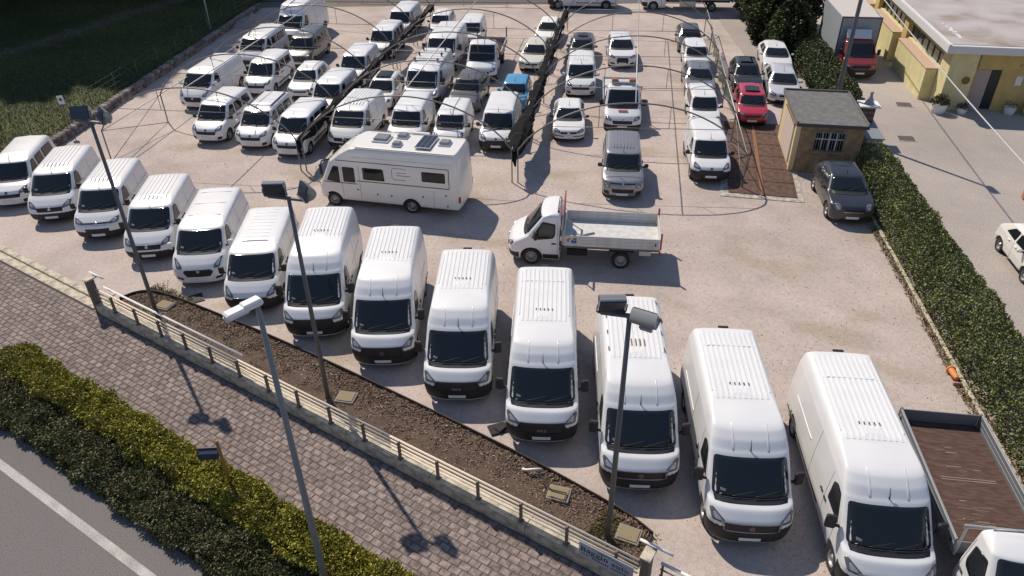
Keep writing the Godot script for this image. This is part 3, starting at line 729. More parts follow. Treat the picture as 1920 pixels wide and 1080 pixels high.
func leaf_mesh(l: float, w: float, bend := 0.25) -> ArrayMesh:
	var st := SurfaceTool.new(); st.begin(Mesh.PRIMITIVE_TRIANGLES); st.set_smooth_group(0)
	st.set_color(Color.WHITE)
	var a := Vector3(0, 0, 0); var b := Vector3(w * 0.5, l * 0.45, l * bend * 0.3); var c := Vector3(0, l, l * bend); var d := Vector3(-w * 0.5, l * 0.45, l * bend * 0.3); var e := Vector3(0, l * 0.5, -l * 0.05)
	for t in [[a, b, e], [b, c, e], [c, d, e], [d, a, e]]:
		for v in t: st.add_vertex(v)
	st.generate_normals()
	return st.commit()
func leaf_basis(nrm: Vector3, r: RandomNumberGenerator, spread: float, sc: float) -> Basis:
	var d := (nrm + Vector3(r.randfn(), r.randfn(), r.randfn()) * spread).normalized()
	var u := Vector3(r.randfn(), r.randfn(), r.randfn()).cross(d).normalized()
	return Basis(u, d, u.cross(d)).scaled(Vector3.ONE * sc)
func hedge_leaves(a: Vector3, b: Vector3, w: float, h: float, count: int, lo: Color, hi: Color, sd: int, rough := 0.12, warm = null) -> Array:
	# leaf places over the top, flanks and ends of an uneven clipped row from a to b
	var r := RandomNumberGenerator.new(); r.seed = sd
	var n := FastNoiseLite.new(); n.seed = sd; n.frequency = 0.9; n.fractal_octaves = 3
	var dir := (b - a).normalized(); var side := dir.cross(Vector3.UP).normalized(); var len := a.distance_to(b)
	var xfs := []; var cols := []
	var pt := w * 1.0; var ps := h * 1.0
	for i in count:
		var s := r.randf() * len
		var q := r.randf() * (pt + ps * 2.0)
		var o := Vector2.ZERO; var nrm := Vector2.ZERO
		if q < pt: o = Vector2((q / pt - 0.5) * w, h); nrm = Vector2(0, 1)
		elif q < pt + ps: o = Vector2(-w * 0.5, (q - pt) / ps * h); nrm = Vector2(-1, 0.2)
		else: o = Vector2(w * 0.5, (q - pt - ps) / ps * h); nrm = Vector2(1, 0.2)
		# round the shoulders and the ends
		if i % 4 == 0: o *= sqrt(r.randf_range(0.05, 0.8))
		var ed := clampf(minf(s, len - s) / 0.35, 0, 1)
		o *= lerpf(0.72, 1.0, sqrt(ed))
		var cr := clampf((absf(o.x) / (w * 0.5) + o.y / h - 1.55) / 0.45, 0, 1)
		o *= 1.0 - 0.16 * cr
		var dep := n.get_noise_3d(s, o.x * 1.3, o.y * 1.3) * rough * 2.2 - absf(r.randfn()) * rough * 0.7
		var p := a + dir * s + side * (o.x + nrm.x * dep) + Vector3(0, maxf(0.02, o.y + nrm.y * dep), 0)
		xfs.append(Transform3D(leaf_basis(side * nrm.x + Vector3(0, nrm.y, 0), r, 0.75, r.randf_range(0.7, 1.25)), p))
		var t := clampf(0.5 + n.get_noise_3d(s * 0.7 + 50.0, o.x, o.y) * 0.6 + r.randfn() * 0.26, 0, 1)
		var c := lo.lerp(hi, t)
		if warm != null and r.randf() < 0.13 + 0.2 * n.get_noise_2d(s * 1.4, o.x * 2.0): c = c.lerp(warm, r.randf_range(0.4, 1.0))
		cols.append(c)
	return [xfs, cols]
func hedge(called: String, label: String, a: Vector3, b: Vector3, w: float, h: float, count: int, leaf: Mesh, lo: Color, hi: Color, sd: int, rough := 0.12, warm = null, group := "") -> Node3D:
	var t := thing(called, label, "hedge", (a + b) * 0.5, 0, group)
	var d := (b - a)
	# woody stems that fork upwards inside the leaves
	var st := ST(true)
	var rg := RandomNumberGenerator.new(); rg.seed = sd + 1
	var dn := d.normalized(); var sn := dn.cross(Vector3.UP).normalized()
	for i in int(d.length() * 7.0):
		var p0 := dn * rg.randf_range(-0.49, 0.49) * d.length() + sn * rg.randf_range(-0.25, 0.25) * w
		var p1 := p0 + Vector3(rg.randfn() * 0.08, h * rg.randf_range(0.3, 0.5), rg.randfn() * 0.08)
		tube(st, [p0, p1, p1 + Vector3(rg.randfn() * 0.2, h * 0.35, rg.randfn() * 0.2)], 0.022, 0.006, 4)
		tube(st, [p1, p1 + sn * rg.randf_range(-0.35, 0.35) * w + Vector3(0, h * 0.25, 0)], 0.012, 0.005, 4)
	part("branches", done(st), M.bark, t)
	var e := hedge_leaves(a - t.position, b - t.position, w, h, count, lo, hi, sd, rough, warm)
	var f := scatter("foliage", t, leaf, M.leaf, e[0], e[1])
	f.set_meta("kind", "stuff")
	return t
func tree(label: String, at: Vector3, h: float, r: float, sd: int, count: int, lo: Color, hi: Color, leaf: Mesh, base := 0.15, group := "", called := "evergreen_tree") -> void:
	var t := thing(called, label, "tree", at, 0, group)
	var st := ST(true)
	tube(st, [Vector3.ZERO, Vector3(0.05, h * 0.4, 0.03), Vector3(-0.04, h * 0.92, 0.02)], 0.03 * h * 0.5 + 0.08, 0.03, 8)
	var rg := RandomNumberGenerator.new(); rg.seed = sd
	for k in 9:
		var y := h * rg.randf_range(base, 0.85); var an := rg.randf() * TAU; var rr := r * (1.0 - y / h) + r * 0.3
		tube(st, [Vector3(0, y, 0), Vector3(cos(an) * rr * 0.5, y + 0.15 * rr, sin(an) * rr * 0.5), Vector3(cos(an) * rr * 0.9, y + 0.3 * rr, sin(an) * rr * 0.9)], 0.06, 0.015, 5)
	part("trunk", done(st), M.bark, t)
	var xfs := []; var cols := []
	var n := FastNoiseLite.new(); n.seed = sd; n.frequency = 0.5
	for i in count:
		var y := rg.randf_range(base, 1.0)
		var an := rg.randf() * TAU
		var prof := pow(sin(PI * clampf(0.12 + 0.86 * y, 0, 1)), 0.7) * r
		var rad := prof * (1.0 + 0.5 * n.get_noise_3d(cos(an) * 3.0, y * h * 0.8, sin(an) * 3.0)) * pow(rg.randf(), 0.35)
		var p := Vector3(cos(an) * rad, y * h, sin(an) * rad)
		xfs.append(Transform3D(leaf_basis(Vector3(cos(an), 0.4, sin(an)), rg, 0.7, rg.randf_range(0.7, 1.4)), p))
		cols.append(lo.lerp(hi, clampf(0.5 + n.get_noise_3d(p.x, p.y, p.z) + rg.randfn() * 0.25, 0, 1)))
	scatter("crown", t, leaf, M.leaf, xfs, cols).set_meta("kind", "stuff")
func build_ground() -> void:
	patch_noise = FastNoiseLite.new(); patch_noise.seed = 5; patch_noise.frequency = 0.11; patch_noise.fractal_octaves = 4
	patch_noise2 = FastNoiseLite.new(); patch_noise2.seed = 8; patch_noise2.frequency = 0.45; patch_noise2.fractal_octaves = 4
	var gt := grain_tex(2, Color(0.92, 0.92, 0.92), 0.34, 1024, 0.16)
	var gm := vcol_mat("gravel", gt)
	struct("ground", sheet(Vector3(-300, -0.03, -400), Vector3(300, -0.03, -400), Vector3(300, -0.03, 60), Vector3(-300, -0.03, 60), 30, 30, 6.0, func(p): return Color(0.2, 0.17, 0.14)), gm)
	struct("gravel_lot", sheet(Vector3(-26, 0, -67), Vector3(21, 0, -67), Vector3(20, 0, -6), Vector3(-26, 0, -6), 150, 190, 5.0, gravel_col, func(p): return 0.018 * patch_noise2.get_noise_2d(p.x * 0.7, p.z * 0.7)), gm)
	var ct := grain_tex(4, Color(0.92, 0.92, 0.92), 0.2, 512, 0.05)
	struct("courtyard", sheet(Vector3(17.6, 0.03, -75), Vector3(60, 0.03, -75), Vector3(60, 0.03, -2), Vector3(13.8, 0.03, -2), 90, 140, 6.0, court_col), vcol_mat("court", ct))
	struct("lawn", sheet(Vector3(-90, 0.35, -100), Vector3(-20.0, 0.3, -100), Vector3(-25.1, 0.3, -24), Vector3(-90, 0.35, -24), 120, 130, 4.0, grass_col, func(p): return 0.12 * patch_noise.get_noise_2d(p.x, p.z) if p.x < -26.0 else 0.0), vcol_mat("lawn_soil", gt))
	# far street behind the lot
	var asph := grain_tex(6, Color(0.9, 0.9, 0.9), 0.3, 512, 0.03)
	struct("back_street", sheet(Vector3(-22, 0.012, -84), Vector3(26, 0.012, -78), Vector3(25, 0.012, -66.0), Vector3(-22, 0.012, -69.3), 40, 12, 4.0, func(p): return Color(0.15, 0.135, 0.145)), vcol_mat("asphalt", asph))
	# street, pavement bed, planted strip
	struct("road", sheet(wp(-20, 4.75, 0.02), wp(34, 4.75, 0.02), wp(34, 16, 0.02), wp(-20, 16, 0.02), 110, 24, 3.0, func(p): var v = 1.0 + 0.15 * patch_noise.get_noise_2d(p.x, p.z); return Color(0.2 * v, 0.185 * v, 0.18 * v)), vcol_mat("asphalt", asph))
	struct("road_line", sheet(wp(-20, 5.62, 0.026), wp(34, 5.62, 0.026), wp(34, 5.84, 0.026), wp(-20, 5.84, 0.026), 200, 2, 3.0, func(p): var v = 0.85 + 0.3 * patch_noise2.get_noise_2d(p.x * 4.0, p.z * 4.0); return Color(0.62 * v, 0.59 * v, 0.56 * v)), vcol_mat("asphalt", asph))
	struct("planting_strip", sheet(wp(0.1, 2.5, 0.06), wp(34, 2.5, 0.06), wp(34, 4.9, 0.06), wp(0.1, 4.9, 0.06), 90, 5, 3.0, func(p): return Color(0.05, 0.04, 0.028)), vcol_mat("lawn_soil", gt))
	struct("pavement_bed", sheet(wp(-20, -0.02, 0.034), wp(34, -0.02, 0.034), wp(34, 4.8, 0.034), wp(-20, 4.8, 0.034), 60, 4, 3.0, func(p): return Color(0.13, 0.105, 0.095)), vcol_mat("lawn_soil", gt))
	# crumbs of gravel lying loose on the lot
	var r := RandomNumberGenerator.new(); r.seed = 77
	var st := ST(); box(st, Vector3.ZERO, Vector3(1, 0.7, 0.8), 0.28); var pm := done(st)
	var xfs := []; var cols := []
	for i in 26000:
		var z := -9.0 - 30.0 * pow(r.randf(), 1.5); var x := r.randf_range(-0.62, 0.62) * (8.0 - z)
		if x < -24.0 or x > 15.0 + (-24.0 - z) * 0.13: continue
		var rel := Vector3(x, 0, z) - WO
		if rel.dot(WN) > -2.6: continue
		var sc := r.randf_range(0.012, 0.032) * (1.6 if r.randf() < 0.06 else 1.0)
		xfs.append(Transform3D(Basis(Vector3(r.randfn(), r.randfn(), r.randfn()).normalized(), r.randf() * TAU).scaled(Vector3.ONE * sc), Vector3(x, 0.018 * patch_noise2.get_noise_2d(x * 0.7, z * 0.7) + sc * 0.2, z)))
		var v := r.randf_range(0.65, 1.25)
		cols.append(Color(0.46 * v, 0.37 * v, 0.325 * v))
	var pb := mat("pebble", Color.WHITE, 0.9); pb.vertex_color_use_as_albedo = true
	var g := scatter("loose_gravel", self, pm, pb, xfs, cols)
	g.set_meta("kind", "stuff"); tag(g, "loose pale gravel stones lying over the vehicle lot", "gravel")
	# grass blades of the lawn
	var gx := []; var gc := []
	var lm := leaf_mesh(0.14, 0.03, 0.5)
	for i in 70000:
		var z := -27.0 - 45.0 * pow(r.randf(), 1.3); var x := -24.4 - (z + 32.0) * 0.085 - 24.0 * pow(r.randf(), 1.2)
		var p := Vector3(x, 0, z)
		var y: float = (0.35 + 0.12 * patch_noise.get_noise_2d(x, z)) if x < -26.0 else 0.3
		var c := grass_col(p)
		if c.r > c.g * 1.15 and r.randf() < 0.8: continue
		gx.append(Transform3D(leaf_basis(Vector3.UP, r, 0.35, r.randf_range(0.6, 1.5)), Vector3(x, y - 0.03, z)))
		gc.append(c * r.randf_range(0.75, 1.5))
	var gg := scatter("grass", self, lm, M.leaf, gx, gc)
	gg.set_meta("kind", "stuff"); tag(gg, "short green lawn grass beyond the low stone wall", "grass")
func build_pavement() -> void:
	# the paving blocks: running bond along the wall; the nearest 300 one by one, the rest joined
	var bl := 0.3; var bw := 0.2; var gap := 0.013
	var spots := []
	var r := RandomNumberGenerator.new(); r.seed = 41
	var rows := int(4.75 / bw)
	for j in rows:
		var t := 0.02 + (j + 0.5) * bw
		var n := int(32.0 / bl)
		for i in n:
			var s := -9.0 + (i + (0.5 if j % 2 == 1 else 0.0)) * bl
			if t > 2.5 and s > 0.0: continue
			var p := wp(s, t)
			spots.append([p.distance_to(Vector3(0, 15.5, 0)) + (100.0 if s > 18.5 else 0.0) + (100.0 if p.z > -9.9 else 0.0), s, t, r.randf()])
	spots.sort_custom(func(a, b): return a[0] < b[0])
	var pv := Node3D.new(); pv.name = "pavement"; pv.set_meta("kind", "structure"); add_child(pv)
	var mesh := bx(Vector3(bl - gap, 0.07, bw - gap), 0.014)
	var mats := [M.paver, M.paver2, M.paver3]
	var rest := [ST(), ST(), ST()]
	for i in spots.size():
		var e: Array = spots[i]
		var k := clampi(int(1.5 + 2.6 * patch_noise2.get_noise_2d(e[1] * 1.2, e[2] * 1.2) + 2.4 * (e[3] - 0.5)), 0, 2)
		var dy := sin(e[3] * 91.0) * 0.004
		var xf := wxf(e[1], e[2], 0.012 + dy)
		xf.basis = xf.basis * Basis(Vector3(0, 1, 0), sin(e[3] * 57.0) * 0.02) * Basis(Vector3(1, 0, 0), sin(e[3] * 133.0) * 0.012)
		if i < 300:
			var o := part("paving_block", mesh, mats[k], pv); o.transform = xf
		else: box(rest[k], Vector3.ZERO, Vector3(bl - gap, 0.07, bw - gap), 0.018, xf)
	for k in 3:
		var o := part("paving_blocks", done(rest[k]), mats[k], pv); o.set_meta("kind", "stuff")
	# kerb where the lot meets the pavement, in lengths of a metre
	var kb := Node3D.new(); kb.name = "kerb"; kb.set_meta("kind", "structure"); add_child(kb)
	for i in 14:
		var s := -14.4 + i
		var o := part("kerb_stone", bx(Vector3(0.985, 0.14, 0.26), 0.015), M.wall_cream, kb); o.transform = wxf(s + 0.5, -0.58, 0.03)
		var o2 := part("kerb_slab", bx(Vector3(0.985, 0.1, 0.36), 0.012), M.wall_cream, kb); o2.transform = wxf(s + 0.5, -0.235, 0.02)
func build_wall() -> void:
	var t := thing("street_wall", "low cream concrete wall between paved footway and mulch bed", "wall", wp(10, -0.2), -rad_to_deg(atan2(WU.z, WU.x)))
	var n := 7
	for i in n:
		var l := 21.0 / n
		part("wall_section", bx(Vector3(l - 0.012, 0.4, 0.3), 0.012), M.wall_cream, t, Vector3(-10 + (i + 0.5) * l, 0.2, 0.05))
		part("coping", bx(Vector3(l - 0.012, 0.34, 0.16), 0.012), M.wall_cream, t, Vector3(-10 + (i + 0.5) * l, 0.17, -0.2))
	var rl := thing("street_railing", "cream railing with four tubes and brown posts standing on the street wall", "railing", wp(10, -0.2), -rad_to_deg(atan2(WU.z, WU.x)))
	var step := 1.29
	var s := 1.05
	while s < 20.8:
		var p := part("post", bx(Vector3(0.06, 0.66, 0.09), 0.01), M.post_brown, rl, Vector3(s - 10, 0.72, 0.09))
		part("post_foot", bx(Vector3(0.13, 0.03, 0.14), 0.006), M.post_brown, p, Vector3(0, -0.31, 0))
		s += step
	for j in 4:
		var y := 0.55 + j * 0.155
		for seg in [[0.1, 7.5], [7.5, 13.6], [13.6, 20.95]]:
			part("rail", tub([Vector3(seg[0] - 10, y, 0.02), Vector3(seg[1] - 10.02, y, 0.02)], 0.026 if j < 3 else 0.031, -1, 8), M.rail_cream, rl)
	part("hand_rail", tub([Vector3(-9.75, 1.05, -0.18), Vector3(-2.5, 1.05, -0.18)], 0.035, -1, 8), M.white_matt, rl)
	for x in [-9.0, -6.4, -3.9]: part("hand_rail_bracket", bx(Vector3(0.03, 0.03, 0.24), 0.004), M.post_brown, rl, Vector3(x, 1.02, -0.06))
	for e in [[-0.12, "brown gate post with a pale cap at the railing end beside the kerb"], [21.12, "brown gate post capped with a pale plate, beside the dealer's name board"]]:
		var q := thing("gate_post", e[1], "post", wp(e[0], -0.15), -rad_to_deg(atan2(WU.z, WU.x)), "posts at the ends of the street railing")
		part("shaft", bx(Vector3(0.2, 1.36, 0.26), 0.012), M.post_brown, q, Vector3(0, 0.68, 0))
		part("cap", bx(Vector3(0.26, 0.05, 0.42), 0.01), M.wall_cream, q, Vector3(0, 1.385, -0.04))
		part("gate_rail", tub([Vector3(-0.3, 1.44, -0.25), Vector3(0.5, 1.44, -0.25)], 0.035, -1, 8), M.white_matt, q)
	var gr := thing("entrance_gate", "sliding gate with white top rail beyond the dealer's name board", "gate", wp(23.2, -0.3), -rad_to_deg(atan2(WU.z, WU.x)))
	for j in 5: part("gate_bar", tub([Vector3(-1.8, 0.25 + 0.22 * j, 0), Vector3(2.6, 0.25 + 0.22 * j, 0)], 0.04 if j == 4 else 0.02, -1, 8), M.white_matt if j == 4 else M.post_brown, gr)
	for x in [-1.75, 0.4, 2.55]: part("gate_upright", bx(Vector3(0.05, 1.1, 0.05), 0.008), M.post_brown, gr, Vector3(x, 0.6, 0))
	# name board fixed to the railing
	var b := thing("name_board", "pale blue board lettered Baggio auto fixed to the street railing", "sign", wp(20.21, 0.03, 0.46), -rad_to_deg(atan2(WU.z, WU.x)))
	b.scale = Vector3.ONE * 0.69
	part("panel", bx(Vector3(2.0, 0.72, 0.03), 0.006), mat("board", lin(0.36, 0.4, 0.47), 0.5), b, Vector3(0, 0.36, 0))
	for e in [["Baggio", -0.42, 0.42, 0.0056, mat("ink_navy", lin(0.015, 0.02, 0.05), 0.6)], ["auto", 0.54, 0.38, 0.005, mat("ink_wine", lin(0.12, 0.03, 0.06), 0.6)]]:
		var tm := TextMesh.new(); tm.text = e[0]; tm.pixel_size = e[3]; tm.font_size = 56; tm.depth = 0.004
		var f := SystemFont.new(); f.font_names = PackedStringArray(["Droid Serif"]); f.font_weight = 700; f.font_italic = true; tm.font = f
		part("lettering", tm, e[4], b, Vector3(e[1], e[2], 0.018))
	for k in 17:
		if k != 8: part("small_print", bx(Vector3(0.05, 0.07 if k % 3 else 0.085, 0.006), 0.002), M.ink_navy, b, Vector3(-0.45 + k * 0.078, 0.16, 0.016))
	part("swash", tub([Vector3(-0.3, 0.6, 0.016), Vector3(0.1, 0.64, 0.016), Vector3(0.55, 0.56, 0.016), Vector3(0.75, 0.5, 0.016)], 0.016, 0.006, 5), M.ink_navy, b)
	part("arrow", bx(Vector3(0.26, 0.035, 0.008), 0.003), M.ink_navy, b, Vector3(-0.75, 0.2, 0.016))
	# mulch bed
	var ring := [[-0.05, -0.9], [0.1, -1.45], [0.5, -1.8], [1.2, -1.98], [2.5, -2.1], [6, -2.26], [9.6, -2.31], [13, -2.28], [16.2, -2.2], [18.5, -2.06], [19.95, -1.9], [20.7, -1.7]]
	var cp := []
	for i in ring.size() - 1:
		for q in 6:
			var f := q / 6.0
			var p0: Array = ring[maxi(i - 1, 0)]; var p3: Array = ring[mini(i + 2, ring.size() - 1)]
			cp.append(Vector2(ring[i][0], ring[i][1]).cubic_interpolate(Vector2(ring[i + 1][0], ring[i + 1][1]), Vector2(p0[0], p0[1]), Vector2(p3[0], p3[1]), f))
	cp.append(Vector2(20.7, -1.7))
	var st := SurfaceTool.new(); st.begin(Mesh.PRIMITIVE_TRIANGLES)
	var nv := 10
	for e in cp:
		for j in nv + 1:
			var tt := lerpf(-0.27, e.y, float(j) / nv)
			var p := wp(e.x, tt)
			p.y = 0.07 + 0.05 * patch_noise2.get_noise_2d(p.x * 3.0, p.z * 3.0) + 0.06 * (1.0 - float(j) / nv)
			var v := 1.0 + 0.5 * patch_noise2.get_noise_2d(p.x * 5.0, p.z * 5.0)
			st.set_uv(Vector2(p.x, p.z) / 2.0); st.set_color(Color(0.135 * v, 0.092 * v, 0.066 * v)); st.add_vertex(p)
	for i in cp.size() - 1:
		for j in nv:
			var q := i * (nv + 1) + j
			for x in [q, q + nv + 1, q + nv + 2, q, q + nv + 2, q + 1]: st.add_index(x)
	st.generate_normals()
	struct("mulch_bed", st.commit(), vcol_mat("mulch", grain_tex(51, Color(0.85, 0.85, 0.85), 0.6, 512, 0.3)))
	var ed := ST()
	for i in cp.size() - 1:
		var a := wp(cp[i].x, cp[i].y); var b2 := wp(cp[i + 1].x, cp[i + 1].y)
		var d := b2 - a
		box(ed, Vector3(0, 0.09, 0), Vector3(0.035, 0.2, d.length() + 0.01), 0.006, Transform3D(Basis(Vector3.UP, atan2(d.x, d.z)), (a + b2) * 0.5))
	var eo := struct("bed_edging", done(ed), M.edging)
	# bark chips
	var r := RandomNumberGenerator.new(); r.seed = 91
	var xfs := []; var cols := []
	for i in 16000:
		var s2 := r.randf_range(0.2, 20.6)
		var e: Vector2 = cp[0]
		for c in cp:
			if c.x <= s2: e = c
		var p := wp(s2, lerpf(-0.3, e.y + 0.04, r.randf()))
		p.y = 0.1 + 0.05 * patch_noise2.get_noise_2d(p.x * 3.0, p.z * 3.0)
		xfs.append(Transform3D(Basis(Vector3(r.randfn() * 0.5, 1, r.randfn() * 0.5).normalized(), r.randf() * TAU) * Basis(Vector3.RIGHT, r.randfn() * 0.5) * Basis.from_scale(Vector3(r.randf_range(0.03, 0.09), 0.018, r.randf_range(0.015, 0.035))), p))
		var v := r.randf_range(0.5, 1.6)
		cols.append(Color(0.165 * v, 0.112 * v, 0.078 * v) if r.randf() < 0.9 else Color(0.32 * v, 0.25 * v, 0.18 * v))
	var ch := scatter("bark_chips", self, bx(Vector3.ONE, 0.1), M.pebble, xfs, cols)
	ch.set_meta("kind", "stuff"); tag(ch, "brown bark chips covering the bed behind the street wall", "mulch")
	# things lying in the bed
	var gi := 0
	for e in [[1.75, -1.5, 12.0, "mossy square concrete cover in the mulch beside the pole near the kerb"], [10.75, -1.35, 20.0, "mossy square concrete cover in the mulch beside the middle light pole"], [20.2, -1.35, 8.0, "mossy square concrete cover in the mulch behind the name board"], [18.1, -1.55, 15.0, "mossy square concrete cover with a black hose across it"]]:
		var c := thing("inspection_cover", e[3], "cover", wp(e[0], e[1], 0.09), -32.0 + e[2], "square covers in the mulch bed")
		part("frame", bx(Vector3(0.6, 0.08, 0.5), 0.012), M.stone3, c, Vector3(0, 0.03, 0))
		part("lid", bx(Vector3(0.5, 0.03, 0.4), 0.008), mat("moss_slab", lin(0.24, 0.2, 0.12), 0.95), c, Vector3(0, 0.08, 0))
	var hs := part(numbered("garden_hose"), tub([wp(17.3, -1.9, 0.17), wp(17.6, -1.6, 0.2), wp(17.9, -1.5, 0.22), wp(18.3, -1.6, 0.23), wp(18.35, -1.35, 0.22), wp(18.0, -1.3, 0.21)], 0.018, -1, 7), M.plastic, self)
	tag(hs, "black hose looped over the mulch and a mossy cover", "hose")
	var wpipe := part(numbered("pipe_elbow"), tub([wp(16.85, -1.75, 0.16), wp(17.0, -1.72, 0.24), wp(17.2, -1.85, 0.26), wp(17.3, -1.98, 0.2)], 0.035, -1, 8), M.white_matt, self)
	tag(wpipe, "bent white plastic pipe sticking out of the mulch", "pipe")
func floodlight(pole: Node3D, at: Vector3, yaw: float, tilt: float) -> void:
	var h := Node3D.new(); h.name = "floodlight"; h.position = at; h.rotation_degrees = Vector3(tilt, yaw, 0); pole.add_child(h, true)
	var st := ST(true)
	# drum-backed housing: half round sheet with flat mouth
	var rings := []
	for x in [-0.26, 0.26]:
		var ring := []
		for k in 13: ring.append(Vector3(x, 0.2 + 0.19 * cos(PI * k / 12.0) * 1.0, -0.26 * sin(PI * k / 12.0)))
		rings.append(ring)
	for k in 12: quad(st, rings[0][k], rings[0][k + 1], rings[1][k + 1], rings[1][k])
	for j in 2:
		for k in range(1, 12): tri(st, rings[j][0], rings[j][k], rings[j][k + 1])
	part("housing", done(st), M.galv, h)
	part("lens", bx(Vector3(0.48, 0.36, 0.02), 0.006), mat("lens", lin(0.04, 0.055, 0.08), 0.12), h, Vector3(0, 0.2, 0.012))
	part("lens_frame", bx(Vector3(0.56, 0.04, 0.05), 0.008), M.galv_dark, h, Vector3(0, 0.0, 0.0))
	part("ballast_box", bx(Vector3(0.26, 0.15, 0.16), 0.02), M.galv, h, Vector3(-0.05, 0.06, -0.22))
	for sg in [-1.0, 1.0]: part("bracket_arm", bx(Vector3(0.02, 0.24, 0.05), 0.004), M.galv_dark, h, Vector3(sg * 0.29, 0.1, -0.03))
func light_pole(label: String, at: Vector3, h: float, arm_yaw: float, a: Array, b: Array) -> void:
	var t := thing("floodlight_pole", label, "light pole", at, 0, "floodlight poles in the mulch bed")
	part("shaft", tub([Vector3.ZERO, Vector3(0, h * 0.5, 0), Vector3(0, h, 0)], 0.075, 0.05, 12), M.galv_dark, t)
	part("base_collar", lathe([[0.14, 0.0], [0.14, 0.08], [0.085, 0.1], [0.085, 0.22]], 12), M.galv_dark, t, Vector3(0, 0.02, 0))
	var ar := part("cross_arm", bx(Vector3(1.15, 0.07, 0.1), 0.012), M.galv_dark, t, Vector3(0, h + 0.02, 0), Vector3(0, arm_yaw, 0))
	floodlight(t, Vector3(0, h + 0.06, 0) + Basis(Vector3.UP, deg_to_rad(arm_yaw)) * Vector3(-0.36, 0, 0), a[0], a[1])
	floodlight(t, Vector3(0, h + 0.06, 0) + Basis(Vector3.UP, deg_to_rad(arm_yaw)) * Vector3(0.36, 0, 0), b[0], b[1])
# ---------------------------------------------------------------- lorries and motorhome
func cab_shape(L: float, total: float, H := 2.2, W := 2.0) -> Shape:
	var s := Shape.new()
	s.L = L; s.W = W; s.H = H; s.oz = total * 0.5
	s.ft = [[0.24, 0.12], [0.32, 0.03], [0.6, 0.0], [0.85, 0.04], [1.0, 0.16], [1.2, 0.55], [1.26, 0.66], [H - 0.12, 1.32], [H - 0.08, 1.42], [H - 0.015, 1.65], [H, 1.8]]
	var h := W * 0.5
	s.sd = [[0.24, h - 0.08], [0.4, h - 0.02], [0.8, h], [1.2, h - 0.02], [H - 0.15, h - 0.14], [H - 0.06, h - 0.2], [H - 0.02, h - 0.26], [H, h - 0.34]]
	s.dt = [[0.24, 0.45], [0.9, 0.4], [1.2, 0.35], [H, 0.22]]
	s.rt = [[0.24, 0.02], [H - 0.1, 0.04], [H, 0.1]]
	s.wr = 0.36; s.wx = [0.98]; s.dr = 0.08; s.z0 = 0.26
	return s
